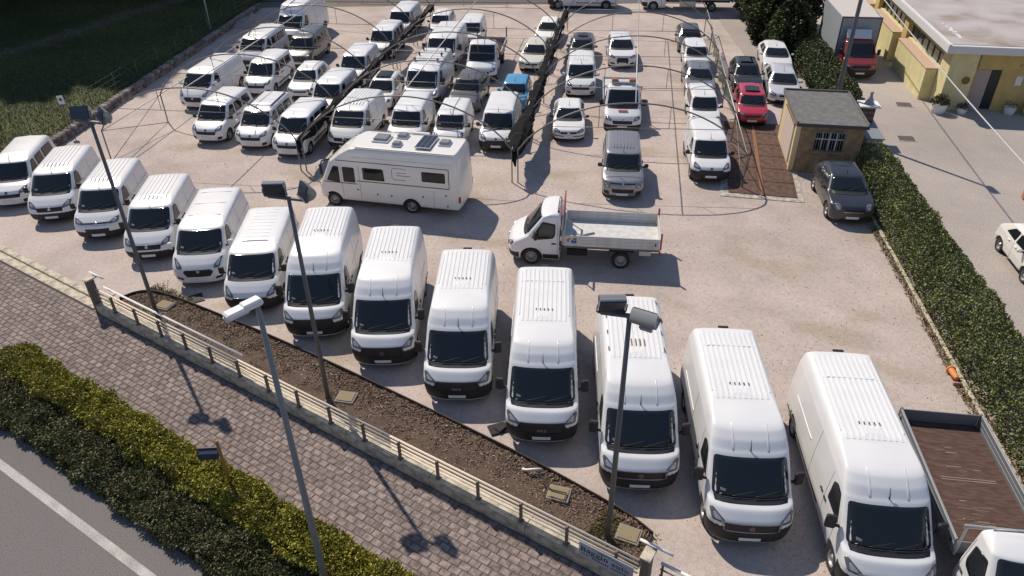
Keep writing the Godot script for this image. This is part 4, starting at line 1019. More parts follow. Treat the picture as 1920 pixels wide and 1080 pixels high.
func lorry(o := {}) -> Node3D:
	var n := Node3D.new()
	var L: float = o.get("L", 5.9); var H: float = o.get("H", 2.2)
	var paint: Material = o.get("paint", M.white)
	var s := cab_shape(2.13, L, H)
	dress(n, s, {"paint": paint, "ws": [1.31, 0.84, H - 0.15, 0.76], "bumper": [0.27, 0.58, 0.5], "lamps": [[[0.58, 0.74], [0.88, 0.8], [0.92, 0.94], [0.8, 0.98], [0.6, 0.88]]], "grilles": [[[-0.5, 0.6], [0.5, 0.6], [0.54, 0.78], [-0.54, 0.78]]], "mirrors": [1.15, 1.4, 0.22, 0.34, M.plastic], "plate": 0.45, "badge": [0.84, 0.05, M.chrome],
		"windows": [[[0.98, 1.2], [1.25, 1.14], [1.82, 1.22], [1.9, 1.36], [1.9, 1.8], [1.4, H - 0.32]]], "handles": [[1.85, 1.0]], "seams": [seam_v(1.98, 0.5, 1.9)], "strips": [[1.42, 2.05, 0.3, 0.52, M.plastic]], "steel": true, "rear_win": [1.4, 0.6, 1.9, 0.55]})
	var zf := L * 0.5
	var rx: float = o.get("rear_axle", 4.45)
	for sg in [-1.0, 1.0]:
		wheel(n, Vector3(sg * 0.86, 0.36, zf - rx), 0.36, sg, true)
		part("mudguard", bx(Vector3(0.3, 0.05, 0.95), 0.02), M.plastic, n, Vector3(sg * 0.86, 0.8, zf - rx))
		part("chassis_rail", bx(Vector3(0.08, 0.2, L - 2.3), 0.01), M.chassis, n, Vector3(sg * 0.4, 0.68, zf - 2.0 - (L - 2.3) * 0.5))
	part("fuel_tank", bx(Vector3(0.4, 0.3, 0.8), 0.04), M.chassis, n, Vector3(0.62, 0.55, zf - 2.75))
	var b0: float = o.get("b0", 2.2); var bl := L - b0 - 0.05; var bw := 2.1; var fz := 0.98; var bh: float = o.get("bh", 0.4)
	var bm: Material = o.get("bed_mat", M.bed_alu); var sm: Material = o.get("side_mat", M.bed_alu)
	part("bed_floor", bx(Vector3(bw - 0.08, 0.06, bl), 0.008), bm, n, Vector3(0, fz, zf - b0 - bl * 0.5))
	part("bed_frame", bx(Vector3(bw - 0.2, 0.12, bl - 0.1), 0.01), M.galv_dark, n, Vector3(0, fz - 0.095, zf - b0 - bl * 0.5))
	for sg in [-1.0, 1.0]:
		for k in 3:
			part("side_board", bx(Vector3(0.035, bh / 3.0 - 0.004, bl - 0.1), 0.008), sm, n, Vector3(sg * (bw * 0.5 - 0.02), fz + 0.0 + bh * (k + 0.5) / 3.0, zf - b0 - bl * 0.5))
		part("side_board_cap", bx(Vector3(0.06, 0.03, bl - 0.1), 0.008), o.get("cap_mat", M.alu), n, Vector3(sg * (bw * 0.5 - 0.02), fz + bh + 0.015, zf - b0 - bl * 0.5))
		part("latch", bx(Vector3(0.03, 0.12, 0.04), 0.006), M.plastic, n, Vector3(sg * (bw * 0.5 + 0.01), fz + bh * 0.55, zf - b0 - bl + 0.2))
		part("latch", bx(Vector3(0.03, 0.12, 0.04), 0.006), M.plastic, n, Vector3(sg * (bw * 0.5 + 0.01), fz + bh * 0.55, zf - b0 - 0.2))
		part("corner_post", bx(Vector3(0.07, bh + o.get("post_up", 0.2), 0.07), 0.008), o.get("post_mat", M.alu), n, Vector3(sg * (bw * 0.5 - 0.035), fz + (bh + o.get("post_up", 0.2)) * 0.5, zf - b0 - bl + 0.0))
		part("tail_light", bx(Vector3(0.3, 0.12, 0.05), 0.01), M.tail, n, Vector3(sg * 0.75, 0.7, -L * 0.5 + 0.05))
	part("tailgate", bx(Vector3(bw - 0.16, bh - 0.02, 0.035), 0.008), sm, n, Vector3(0, fz + bh * 0.5 + 0.02, zf - b0 - bl + 0.02))
	var hh: float = o.get("head", 1.25)
	if hh > 0:
		part("headboard", bx(Vector3(bw - 0.04, hh * 0.42, 0.04), 0.008), sm, n, Vector3(0, fz + hh * 0.21, zf - b0 - 0.02))
		for x in [-1.0, -0.5, 0.0, 0.5, 1.0]: part("headboard_bar", bx(Vector3(0.05, hh, 0.05), 0.008), o.get("head_bar", sm), n, Vector3(x, fz + hh * 0.5, zf - b0 + 0.03))
		part("headboard_top", bx(Vector3(bw + 0.04, 0.07, 0.06), 0.01), o.get("head_top", sm), n, Vector3(0, fz + hh + 0.035, zf - b0 + 0.03))
	n.set_meta("len", L)
	return n
func motorhome() -> void:
	var s := Shape.new()
	s.L = 6.7; s.W = 2.27; s.H = 2.86
	s.ft = [[0.36, 0.1], [0.45, 0.02], [0.7, 0.0], [1.0, 0.04], [1.12, 0.1], [1.2, 0.16], [2.1, 0.6], [2.2, 0.7], [2.55, 1.12], [2.76, 1.55], [2.83, 1.8], [2.86, 2.0]]
	s.sd = [[0.36, 1.09], [0.5, 1.13], [1.2, 1.135], [2.4, 1.12], [2.7, 1.08], [2.8, 1.03], [2.84, 0.98], [2.86, 0.93]]
	s.dt = [[0.36, 0.4], [1.2, 0.34], [2.2, 0.3], [2.6, 0.35], [2.86, 0.1]]
	s.rt = [[0.36, 0.06], [0.5, 0.0], [1.4, 0.0], [2.6, 0.1], [2.86, 0.2]]
	s.wr = 0.34; s.wx = [0.78, 4.44]; s.z0 = 0.38; s.dr = 0.18; s.crown = 0.02; s.p = 2.8
	var n := Node3D.new()
	n.name = numbered("motorhome"); add_child(n)
	n.position = Vector3(-5.16, 0, -30.27); n.rotation_degrees.y = -103.2
	tag(n, "cream integrated motorhome with roof hatches and a solar panel", "motorhome")
	dress(n, s, {"paint": M.ivory, "ws": [1.22, 0.98, 2.08, 0.94], "lamps": [[[0.72, 0.82], [0.98, 0.84], [1.0, 1.04], [0.74, 1.02]]], "grilles": [[[-0.5, 0.6], [0.5, 0.6], [0.5, 0.8], [-0.5, 0.8]]], "plate": 0.5,
		"windows": [[[0.56, 1.28], [1.2, 1.22], [1.2, 1.98], [0.95, 2.0]], [[1.36, 1.28], [1.92, 1.28], [1.92, 1.98], [1.36, 1.98]], [[2.3, 1.46], [3.3, 1.46], [3.26, 2.02], [2.3, 2.02]], [[5.0, 1.62], [6.05, 1.62], [6.05, 2.08], [5.0, 2.08]]],
		"seams": [seam_v(1.28, 0.55, 2.08), seam_v(2.12, 0.55, 2.08), seam_v(5.5, 0.45, 1.2)], "steel": false, "note": false,
		"strips": [[2.0, 6.2, 1.36, 1.39, mat("stripe", lin(0.06, 0.045, 0.045), 0.6)], [0.35, 2.0, 1.2, 1.23, M.stripe], [1.1, 6.2, 2.26, 2.285, M.stripe], [6.2, 6.225, 1.36, 2.28, M.stripe]]})
	for sg in [-1.0, 1.0]:
		var m := part("wing_mirror", bx(Vector3(0.1, 0.5, 0.12), 0.03), M.plastic, n, Vector3(sg * 1.3, 1.85, s.zf() - 0.45))
		part("mirror_arm", tub([Vector3(0, 0.2, 0), Vector3(-sg * 0.12, 0.36, -0.05), Vector3(-sg * 0.3, 0.38, -0.3)], 0.035, -1, 6), M.plastic, m)
		part("roof_rail", bx(Vector3(0.04, 0.03, 4.5), 0.008), M.galv_dark, n, Vector3(sg * 0.98, 2.875, s.zf() - 4.2))
		part("gutter_band", patch(s, "side", V([[1.9, 2.46], [6.4, 2.46], [6.4, 2.49], [1.9, 2.49]]), 0.01, 0.0, sg), M.silver_white, n)
	for e in [[2.0, 0.95], [2.9, 0.8], [3.55, 0.8], [5.0, 0.9], [6.05, 1.05], [6.1, 0.55]]:
		for sg in [-1.0, 1.0]: part("locker_lock", bx(Vector3(0.02, 0.07, 0.07), 0.006), M.plastic, n, Vector3(sg * 1.138, e[1], s.zf() - e[0]))
	var zt := 2.9
	for e in [[2.9, -0.05, 0.75, 0.75], [3.7, -0.5, 0.5, 0.5], [3.75, 0.42, 0.42, 0.42], [5.75, -0.1, 0.52, 0.52]]:
		var f := part("roof_hatch", bx(Vector3(e[2], 0.08, e[3]), 0.02), M.white_matt, n, Vector3(e[1], zt + 0.02, s.zf() - e[0]))
		part("hatch_dome", bx(Vector3(e[2] * 0.84, 0.12, e[3] * 0.84), 0.05), mat("smoked", lin(0.22, 0.22, 0.235), 0.15), f, Vector3(0, 0.07, 0))
	var sp := part("solar_panel", bx(Vector3(1.4, 0.04, 0.7), 0.006), M.alu, n, Vector3(-0.02, zt + 0.06, s.zf() - 4.95))
	for i in 6:
		for j in 3: part("solar_cell", bx(Vector3(0.212, 0.008, 0.205), 0.003), mat("cell", lin(0.03, 0.04, 0.07), 0.15), sp, Vector3(-0.555 + i * 0.222, 0.024, -0.218 + j * 0.218))
	part("awning_box", bx(Vector3(0.16, 0.1, 0.85), 0.03), M.white_matt, n, Vector3(-1.0, zt, s.zf() - 4.35))
	# outlined emblem on the flank: a rounded square with two inner bars
	var em := [[4.25, 1.6], [3.72, 1.6], [3.66, 1.7], [3.66, 2.02], [3.74, 2.12], [4.24, 2.12], [4.3, 2.06]]
	var em2 := [[4.3, 1.92], [3.9, 1.92], [3.9, 1.8], [4.5, 1.8]]
	for sg in [-1.0, 1.0]:
		for q in [em, em2]:
			var pts := []
			for e in q: pts.append(s.loc(e[0], sg * (s.sy(e[0], e[1]) + 0.004), e[1]))
			part("emblem", tub(pts, 0.014, -1, 5), mat("emblem", lin(0.3, 0.27, 0.26), 0.6), n)
func side_box_truck(label: String, called: String, at: Vector3, yaw: float, cabp: Material, o := {}) -> Node3D:
	# cab with a tall closed box; built like the lorry, the bed replaced by a body
	var n := Node3D.new()
	var L: float = o.get("L", 7.0); var H: float = o.get("H", 2.3)
	var s := cab_shape(2.05, L, H, 2.05)
	dress(n, s, {"paint": cabp, "ws": [1.31, 0.86, H - 0.15, 0.78], "bumper": [0.27, 0.72, 0.5], "lamps": [[[0.6, 0.8], [0.88, 0.82], [0.9, 0.94], [0.62, 0.94]]], "grilles": [[[-0.5, 0.74], [0.5, 0.74], [0.54, 0.92], [-0.54, 0.92]]], "mirrors": [1.1, 1.5, 0.2, 0.36, M.plastic], "plate": 0.45, "windows": [[[1.05, 1.25], [1.85, 1.22], [1.85, 1.9], [1.4, H - 0.32]]], "note": false})
	var zf := L * 0.5
	for sg in [-1.0, 1.0]:
		wheel(n, Vector3(sg * 0.88, 0.36, zf - L * 0.76), 0.36, sg, true)
		part("chassis_rail", bx(Vector3(0.08, 0.2, L - 2.3), 0.01), M.chassis, n, Vector3(sg * 0.4, 0.72, zf - 2.0 - (L - 2.3) * 0.5))
	var bl := L - 2.2; var bh: float = o.get("box_h", 2.2); var bw: float = o.get("box_w", 2.2)
	var zc := zf - 2.2 - bl * 0.5
	part("box_floor", bx(Vector3(bw, 0.1, bl), 0.01), M.galv_dark, n, Vector3(0, 0.92, zc))
	for sg in [-1.0, 1.0]: part("box_side", bx(Vector3(0.05, bh, bl - 0.11), 0.01), o.get("side", M.white_matt), n, Vector3(sg * (bw * 0.5 - 0.026), 0.97 + bh * 0.5, zc))
	part("box_front", bx(Vector3(bw - 0.11, bh - 0.01, 0.05), 0.01), o.get("front", M.white_matt), n, Vector3(0, 0.97 + bh * 0.5, zc + bl * 0.5 - 0.03))
	part("box_door", bx(Vector3(bw - 0.11, bh - 0.01, 0.05), 0.01), o.get("front", M.white_matt), n, Vector3(0, 0.97 + bh * 0.5, zc - bl * 0.5 + 0.03))
	part("box_roof", bx(Vector3(bw, 0.05, bl), 0.012), o.get("roof", M.white_matt), n, Vector3(0, 1.0 + bh, zc))
	for sg in [-1.0, 1.0]:
		part("corner_trim", bx(Vector3(0.07, bh, 0.07), 0.01), o.get("trim", M.alu), n, Vector3(sg * (bw * 0.5 - 0.03), 0.97 + bh * 0.5, zc + bl * 0.5 - 0.02))
	part("edge_trim", bx(Vector3(bw + 0.01, 0.07, 0.07), 0.01), o.get("trim", M.alu), n, Vector3(0, 0.97 + bh, zc + bl * 0.5 - 0.015))
	if o.get("deflector", false):
		part("wind_deflector", bx(Vector3(1.5, 0.6, 0.06), 0.02), M.silver_white, n, Vector3(-0.1, H + 0.28, zf - 1.75), Vector3(-35, 0, 0))
		part("deflector_stay", bx(Vector3(0.05, 0.5, 0.05), 0.01), M.plastic, n, Vector3(0.3, H + 0.2, zf - 1.95))
	if o.has("locker"): part("locker", bx(Vector3(0.4, 0.45, 1.3), 0.02), o.locker, n, Vector3(0.85, 0.6, zf - 3.8))
	n.name = numbered(called); add_child(n); n.position = at; n.rotation_degrees.y = yaw
	tag(n, label, "truck")
	return n
# ---------------------------------------------------------------- cover tunnels
const TF := [Vector3(-20.29, 0, -34.9), Vector3(-10.2, 0, -33.55), Vector3(0.2, 0, -31.95), Vector3(10.75, 0, -31.05)]
const TD := Vector3(0.155, 0, -0.988)
func arch_pt(a: Vector3, b: Vector3, u: float) -> Vector3:
	var h := 1.65 + 2.35 * pow(1.0 - pow(absf(2.0 * u - 1.0), 2.1), 0.8)
	return a.lerp(b, u) + Vector3(0, h, 0)
func build_tunnels() -> void:
	var bay := 5.4
	var names_ := ["bare arched steel frame of a cover tunnel, standing beside the stone wall and lawn", "bare arched steel frame of a cover tunnel, between the two bunched dark tarpaulins", "bare arched steel frame of a cover tunnel, ending beside the rusty weighbridge"]
	var wire := mat("frame_steel", lin(0.2, 0.195, 0.19), 0.5, 0.3)
	for j in 3:
		var a0: Vector3 = TF[j]; var b0: Vector3 = TF[j + 1]
		if j > 0: a0 += (b0 - a0).normalized() * 0.14
		if j < 2: b0 -= (b0 - a0).normalized() * 0.14
		var org := (a0 + b0) * 0.5
		var t := thing("tunnel_frame", names_[j], "frame", org, 0, "bare frames of the cover tunnels")
		var nf := 6 if j != 2 else 6
		for i in nf:
			var a := a0 + TD * bay * i - org; var b := b0 + TD * bay * i - org
			var pts := []
			for k in 25: pts.append(arch_pt(a, b, k / 24.0))
			part("arch", tub(pts, 0.036, -1, 6), wire, t)
			for p in [a, b]: part("leg", tub([p, p + Vector3(0, 1.67, 0)], 0.034, -1, 6), wire, t)
			# tie bar and hangers under the arch
			var u0 := 0.16
			for u in 40:
				if arch_pt(a, b, u / 80.0).y > 2.85: u0 = u / 80.0; break
			var ta := a.lerp(b, u0) + Vector3(0, 2.85, 0); var tb := a.lerp(b, 1.0 - u0) + Vector3(0, 2.85, 0)
			part("tie_bar", tub([ta, tb], 0.016, -1, 5), wire, t)
			for u in [0.35, 0.65]:
				var p := a.lerp(b, u)
				part("hanger", tub([p + Vector3(0, 2.85, 0), arch_pt(a, b, u)], 0.016, -1, 5), wire, t)
		var e := TD * bay * (nf - 1)
		for u in [0.0, 0.5, 1.0]:
			part("long_beam", tub([arch_pt(a0, b0, u) - org, arch_pt(a0, b0, u) - org + e], 0.028, -1, 6), mat("pipe_pale", lin(0.42, 0.41, 0.4), 0.45, 0.4) if u != 0.0 or j == 0 else wire, t)
		# crossed braces on the outer flank of the first bay
		for q in ([a0] if j == 0 else ([b0] if j == 2 else [])):
			var p0: Vector3 = q - org; var p1: Vector3 = q - org + TD * bay
			part("brace", tub([p0, p1 + Vector3(0, 1.65, 0)], 0.02, -1, 5), wire, t)
			part("brace", tub([p1, p0 + Vector3(0, 1.65, 0)], 0.02, -1, 5), wire, t)
	# the covers, pushed together in folds along the inner eaves
	for j in [1, 2]:
		var o := thing("bunched_tarpaulin", ["", "dark tarpaulin bunched in a long roll above the vans, further from the red car", "dark tarpaulin bunched in thick folds beside the light blue car"][j], "tarpaulin", TF[j] + TD * 13.0, 0, "folded covers hanging between the tunnels")
		var n := FastNoiseLite.new(); n.seed = 60 + j; n.frequency = 0.5; n.fractal_octaves = 3
		var st := ST(true)
		var len := 27.5 if j == 1 else 27.0
		var steps := 190; var seg := 26
		var rows := []
		var side := TD.cross(Vector3.UP).normalized()
		for i in steps + 1:
			var f := float(i) / steps
			var c := TD * (len * f - 13.0 - 0.1)
			var wob := n.get_noise_1d(f * 34.0)
			var rad := (0.24 if j == 1 else 0.27) * (1.0 + 0.55 * wob)
			if j == 2: rad += 0.3 * exp(-pow((f - 0.1) / 0.07, 2.0)) + 0.12 * exp(-pow((f - 0.32) / 0.05, 2.0))
			rad *= clampf(minf(f, 1.0 - f) * 26.0 + 0.25, 0, 1)
			var drop := 1.0 + 0.5 * absf(n.get_noise_1d(f * 60.0 + 200.0))
			var row := []
			for k in seg:
				var an := TAU * k / seg
				var fold := 1.0 + 0.3 * n.get_noise_3d(cos(an) * 2.4, sin(an) * 2.4, f * 3.5) + 0.13 * sin(an * 7.0 + 9.0 * n.get_noise_1d(f * 7.0 + 30.0))
				var y := sin(an) * rad * fold * (drop if sin(an) < 0 else 0.7)
				row.append(c + side * (cos(an) * rad * fold * 0.85 + 0.1 * n.get_noise_1d(f * 25.0 + 77.0)) + Vector3(0, 1.58 + y - 0.1 * rad, 0))
			rows.append(row)
		for i in steps:
			for k in seg:
				var l := (k + 1) % seg
				quad(st, rows[i][k], rows[i + 1][k], rows[i + 1][l], rows[i][l])
		part("folds", done(st), M.tarp, o)
		# rope lashings and the loose tail at the street end
		for i in 11:
			var f := 0.05 + i * 0.088
			var c := TD * (len * f - 13.0)
			var pts := []
			for k in 11: pts.append(c + side * cos(TAU * k / 10) * 0.42 + Vector3(0, 1.5 + sin(TAU * k / 10) * 0.45, 0) + TD * 0.1 * sin(k))
			part("lashing", tub(pts, 0.014, -1, 5), mat("rope", lin(0.14, 0.13, 0.12), 0.9), o)
		var tail := ST(true)
		tube(tail, [TD * -12.9 + Vector3(0, 1.5, 0), TD * -13.1 + Vector3(0, 1.15, 0), TD * -13.05 + Vector3(0.03, 0.85, 0)], 0.16, 0.04, 9)
		part("loose_tail", done(tail), M.tarp, o)
	# torn green netting hanging from the outer eave
	var nt := thing("shade_net", "torn green shade netting hanging from the tunnel eave behind the red car", "netting", TF[3] + TD * 15.0)
	var gm := mat("net", Color(0.1, 0.22, 0.15, 0.62), 0.9); gm.transparency = BaseMaterial3D.TRANSPARENCY_ALPHA; gm.cull_mode = BaseMaterial3D.CULL_DISABLED
	var ns := ST(true)
	var nn := FastNoiseLite.new(); nn.seed = 3; nn.frequency = 0.6
	var prev := []
	for i in 41:
		var f := i / 40.0
		var col := []
		for k in 9:
			var d := k / 8.0
			var len := 1.5 * sin(PI * clampf(f * 0.9 + 0.08, 0, 1)) * (0.75 + 0.4 * nn.get_noise_1d(f * 20.0))
			col.append(TD * (-7.0 + 15.0 * f) + Vector3(0.12 * nn.get_noise_2d(f * 40.0, d * 2.0) + 0.08 * sin(f * 70.0) * d, 1.62 - d * len, 0))
		if i > 0:
			for k in 8: quad(ns, prev[k], col[k], col[k + 1], prev[k + 1])
		prev = col
	part("netting", done(ns), gm, nt)
# ---------------------------------------------------------------- right side
func build_right() -> void:
	# weighbridge
	var w := thing("weighbridge", "rusty steel plate weighbridge set in a concrete frame beside the hut", "weighbridge", Vector3(12.4, 0, -34.6), -12.5)
	var wm := mat("rust_plate", Color.WHITE, 0.85); wm.albedo_texture = noise_tex(71, 0.015, lin(0.045, 0.026, 0.02), lin(0.16, 0.085, 0.055), 512, 5); wm.uv1_triplanar = true; wm.uv1_scale = Vector3.ONE * 0.35
	part("frame", bx(Vector3(3.7, 0.06, 9.6), 0.01), M.concrete, w, Vector3(0, 0.0, 0))
	for i in 6:
		for k in 2: part("deck_plate", bx(Vector3(1.42, 0.03, 1.46), 0.006), wm, w, Vector3(-0.75 + k * 1.62, 0.045, -3.8 + i * 1.5))
	part("centre_rail", bx(Vector3(0.16, 0.06, 9.0), 0.01), M.rust, w, Vector3(0.06, 0.05, 0))
	# hut
	var h := thing("weigh_hut", "small cream and brown flat-roofed hut with a barred window", "hut", Vector3(15.35, 0, -34.75), -10.0)
	var hw := 3.0; var hd := 4.4; var hh := 2.38
	var fz := hd * 0.5
	# street-side wall in four pieces round the window
	part("wall", bx(Vector3(hw, 1.15, 0.2), 0.01), M.hut_wall, h, Vector3(0, 0.575, fz - 0.1))
	part("wall", bx(Vector3(hw, hh - 2.1, 0.2), 0.01), M.hut_wall, h, Vector3(0, 2.1 + (hh - 2.1) * 0.5, fz - 0.1))
	part("wall", bx(Vector3(0.9, 0.95, 0.2), 0.01), M.hut_wall, h, Vector3(-1.05, 1.625, fz - 0.1))
	part("wall", bx(Vector3(0.8, 0.95, 0.2), 0.01), M.hut_wall, h, Vector3(1.1, 1.625, fz - 0.1))
	part("wall", bx(Vector3(0.2, hh, hd - 0.42), 0.01), M.hut_cream, h, Vector3(-hw * 0.5 + 0.1, hh * 0.5, 0))
	part("wall", bx(Vector3(0.2, hh, hd - 0.42), 0.01), M.hut_wall, h, Vector3(hw * 0.5 - 0.1, hh * 0.5, 0))
	part("wall", bx(Vector3(hw, hh, 0.2), 0.01), M.hut_wall, h, Vector3(0, hh * 0.5, -fz + 0.1))
	part("corner_pillar", bx(Vector3(0.22, hh, 0.24), 0.01), M.hut_cream, h, Vector3(-hw * 0.5 + 0.05, hh * 0.5, fz - 0.1))
	var wn := part("window", bx(Vector3(1.28, 0.93, 0.03), 0.004), M.glass, h, Vector3(0.05, 1.62, fz - 0.14))
	for x in [-0.32, 0.0, 0.32]: part("window_bar", bx(Vector3(0.05, 0.93, 0.05), 0.006), M.white_matt, wn, Vector3(x, 0, 0.03))
	part("window_bar", bx(Vector3(1.28, 0.05, 0.05), 0.006), M.white_matt, wn, Vector3(0, 0.08, 0.034))
	var gr := part("window_grille", bx(Vector3(1.5, 0.035, 0.035), 0.006), M.galv, h, Vector3(0.05, 2.1, fz + 0.08))
	part("grille_bar", bx(Vector3(1.5, 0.035, 0.035), 0.006), M.galv, gr, Vector3(0, -1.0, 0))
	for k in 13: part("grille_bar", tub([Vector3(-0.72 + k * 0.12, 0.12, 0), Vector3(-0.72 + k * 0.12, -1.06, 0)], 0.011, -1, 6), M.galv, gr)
	var sh := part("shutter", bx(Vector3(0.05, 1.9, 2.6), 0.01), mat("shutter", lin(0.5, 0.42, 0.37), 0.8), h, Vector3(-hw * 0.5 - 0.02, 1.15, 0.3))
	for k in 12: part("shutter_slat", bx(Vector3(0.02, 0.13, 2.5), 0.006), M.shutter, sh, Vector3(-0.03, -0.85 + k * 0.155, 0))
	part("shutter_box", bx(Vector3(0.1, 0.1, 2.8), 0.01), mat("dark_wood", lin(0.2, 0.12, 0.06), 0.8), h, Vector3(-hw * 0.5 - 0.03, 2.18, 0.3))
	part("roof", bx(Vector3(hw + 0.2, 0.14, hd + 0.3), 0.012), M.felt, h, Vector3(0, hh + 0.07, 0))
	for e in [[Vector3(hw + 0.22, 0.09, 0.07), Vector3(0, hh + 0.185, -hd * 0.5 - 0.12)], [Vector3(0.07, 0.08, hd + 0.16), Vector3(-hw * 0.5 - 0.075, hh + 0.18, 0.03)], [Vector3(0.07, 0.08, hd + 0.16), Vector3(hw * 0.5 + 0.075, hh + 0.18, 0.03)]]:
		part("roof_kerb", bx(e[0], 0.01), M.felt, h, e[1])
	part("fascia", bx(Vector3(hw + 0.24, 0.16, 0.03), 0.005), mat("fascia_dark", lin(0.07, 0.07, 0.07), 0.8), h, Vector3(0, hh + 0.06, hd * 0.5 + 0.168))
	for k in 2: part("roof_lap", bx(Vector3(0.02, 0.012, hd + 0.1), 0.004), M.felt, h, Vector3(-0.5 + k * 1.0, hh + 0.145, 0))
	# outdoor oven beside the hut
	var b := thing("garden_oven", "outdoor grill of brick and stone with a slate top and white-capped flue beside the hut", "grill", Vector3(18.35, 0, -35.9), -10)
	part("plinth", bx(Vector3(0.75, 0.95, 2.6), 0.015), M.concrete, b, Vector3(0, 0.475, 0.3))
	part("worktop", bx(Vector3(0.9, 0.08, 2.7), 0.015), mat("slate", lin(0.2, 0.23, 0.25), 0.5), b, Vector3(0, 0.995, 0.3))
	for i in 8:
		for k in 2:
			for d in 3:
				part("brick", bx(Vector3(0.3, 0.085, 0.19), 0.008), [M.stone, M.stone2, mat("brick_dark", lin(0.16, 0.085, 0.06), 0.95)][(i * 5 + k * 3 + d) % 3], b, Vector3(-0.155 + k * 0.31, 1.09 + i * 0.095, -1.0 + d * 0.2))
	part("flue_cap", bx(Vector3(1.0, 0.09, 0.95), 0.02), M.white_matt, b, Vector3(0, 1.9, -0.8))
	part("flue_pot", lathe([[0.26, 0.0], [0.2, 0.1], [0.1, 0.34], [0.06, 0.5], [0.085, 0.53], [0.08, 0.62], [0.0, 0.66]], 12), M.galv, b, Vector3(0, 1.94, -0.8))
	# utility pole behind the hut
	var up := thing("utility_pole", "tall grey utility pole rising behind the hut and hedge", "pole", Vector3(17.35, 0, -38.0))
	part("shaft", tub([Vector3.ZERO, Vector3(0, 5, 0), Vector3(0, 9.6, 0)], 0.13, 0.08, 12), M.galv_dark, up)
	part("lamp_head", bx(Vector3(0.35, 0.16, 0.8), 0.05), M.galv, up, Vector3(0.1, 9.6, 0.35))
	part("lamp_arm", tub([Vector3(0, 9.45, 0), Vector3(0.06, 9.6, 0.2)], 0.04, -1, 6), M.galv_dark, up)
	# overhead cable
	var cb := []
	for k in 25:
		var f := k / 24.0
		cb.append(Vector3(22.6, 6.4, -53).lerp(Vector3(17.0, 4.6, -19.5), f) + Vector3(0, -1.2 * f * (1 - f), 0))
	tag(part(numbered("overhead_cable"), tub(cb, 0.026, -1, 6), M.silver_white, self), "thick white overhead cable sagging past the yellow building", "cable")
	# yellow building
	var y := thing("yellow_building", "single-storey yellow workshop with a flat roof and ribbon windows", "building", Vector3(24.3, 0, -40.7), -10.4)
	var H := 3.3
	part("roof_slab", bx(Vector3(17.0, 0.42, 23.0), 0.02), mat("roof_edge", lin(0.62, 0.62, 0.62), 0.7), y, Vector3(8.2, H + 0.21, -11.3))
	var rm := mat("roof_felt", Color.WHITE, 0.95); rm.albedo_texture = noise_tex(81, 0.005, lin(0.22, 0.17, 0.13), lin(0.46, 0.42, 0.415), 512, 6, lin(0.38, 0.345, 0.335), 0.06); rm.uv1_triplanar = true; rm.uv1_scale = Vector3(0.09, 0.09, 0.09)
	part("roof_covering", bx(Vector3(16.5, 0.03, 22.5), 0.01), rm, y, Vector3(8.2, H + 0.432, -11.3))
	part("roof_upstand", bx(Vector3(0.14, 0.06, 23.0), 0.01), M.roof_edge, y, Vector3(-0.23, H + 0.45, -11.3))
	for k in 9: part("patched_seam", bx(Vector3(0.16 + 0.1 * sin(k * 7.0), 0.012, 0.3 + 0.16 * cos(k * 5.0)), 0.004), mat("seam_white", lin(0.66, 0.65, 0.63), 0.9), y, Vector3(0.75 + 0.1 * sin(k * 3.0), H + 0.453, -1.6 - k * 0.36))
	# left flank: below and above the ribbon windows
	var bays := [[-1.6, -8.4], [-9.4, -16.2], [-17.2, -22.4]]
	part("wall", bx(Vector3(0.3, H, 1.4), 0.01), M.yellow_wall, y, Vector3(0.35, H * 0.5, -0.9))
	for e in bays:
		var l: float = e[0] - e[1]; var c: float = (e[0] + e[1]) * 0.5
		part("wall", bx(Vector3(0.3, 0.42, l), 0.01), M.yellow_wall, y, Vector3(0.35, H - 0.21, c))
		part("wall", bx(Vector3(0.3, 1.95, l), 0.01), M.yellow_wall, y, Vector3(0.35, 0.975, c))
		var lb := part("ledge_block", bx(Vector3(0.62, 1.84, l - 0.5), 0.015), M.yellow_wall, y, Vector3(-0.12, 0.92, c + 0.1))
		part("ledge_tiles", bx(Vector3(0.7, 0.06, l - 0.44), 0.01), mat("ledge", lin(0.5, 0.36, 0.27), 0.85), lb, Vector3(0, 0.955, 0))
		var nn := int(l / 1.1)
		for k in nn:
			var z: float = e[0] - l * (k + 0.5) / nn
			var f := part("window", bx(Vector3(0.04, 0.9, l / nn - 0.08), 0.006), mat("green_glass", lin(0.05, 0.075, 0.065), 0.12), y, Vector3(0.42, 2.4, z))
			part("mullion", bx(Vector3(0.1, 0.92, 0.07), 0.008), mat("mullion", lin(0.08, 0.05, 0.04), 0.6), f, Vector3(-0.02, 0, -l / nn * 0.5))
		part("lintel_trim", bx(Vector3(0.06, 0.06, l), 0.008), mat("trim_ochre", lin(0.62, 0.48, 0.2), 0.8), y, Vector3(0.19, 2.87, c))
		part("pier", bx(Vector3(0.5, H, 0.95), 0.01), M.ochre_wall, y, Vector3(0.3, H * 0.5, e[1] - 0.5))
	# porch wall facing the yard, round its door
	part("wall", bx(Vector3(1.1, H, 0.3), 0.01), M.yellow_wall, y, Vector3(1.05, H * 0.5, -0.35))
	part("wall", bx(Vector3(1.5, H - 2.3, 0.24), 0.01), M.ochre_wall, y, Vector3(2.4, 2.3 + (H - 2.3) * 0.5, -0.68))
	part("wall", bx(Vector3(13.0, H, 0.24), 0.01), M.ochre_wall, y, Vector3(9.62, H * 0.5, -0.68))
	part("wall", bx(Vector3(0.24, H, 0.24), 0.01), M.ochre_wall, y, Vector3(1.73, H * 0.5, -0.68))
	part("porch_pillar", bx(Vector3(0.45, H, 0.45), 0.015), M.yellow_wall, y, Vector3(6.1, H * 0.5, 0.1))
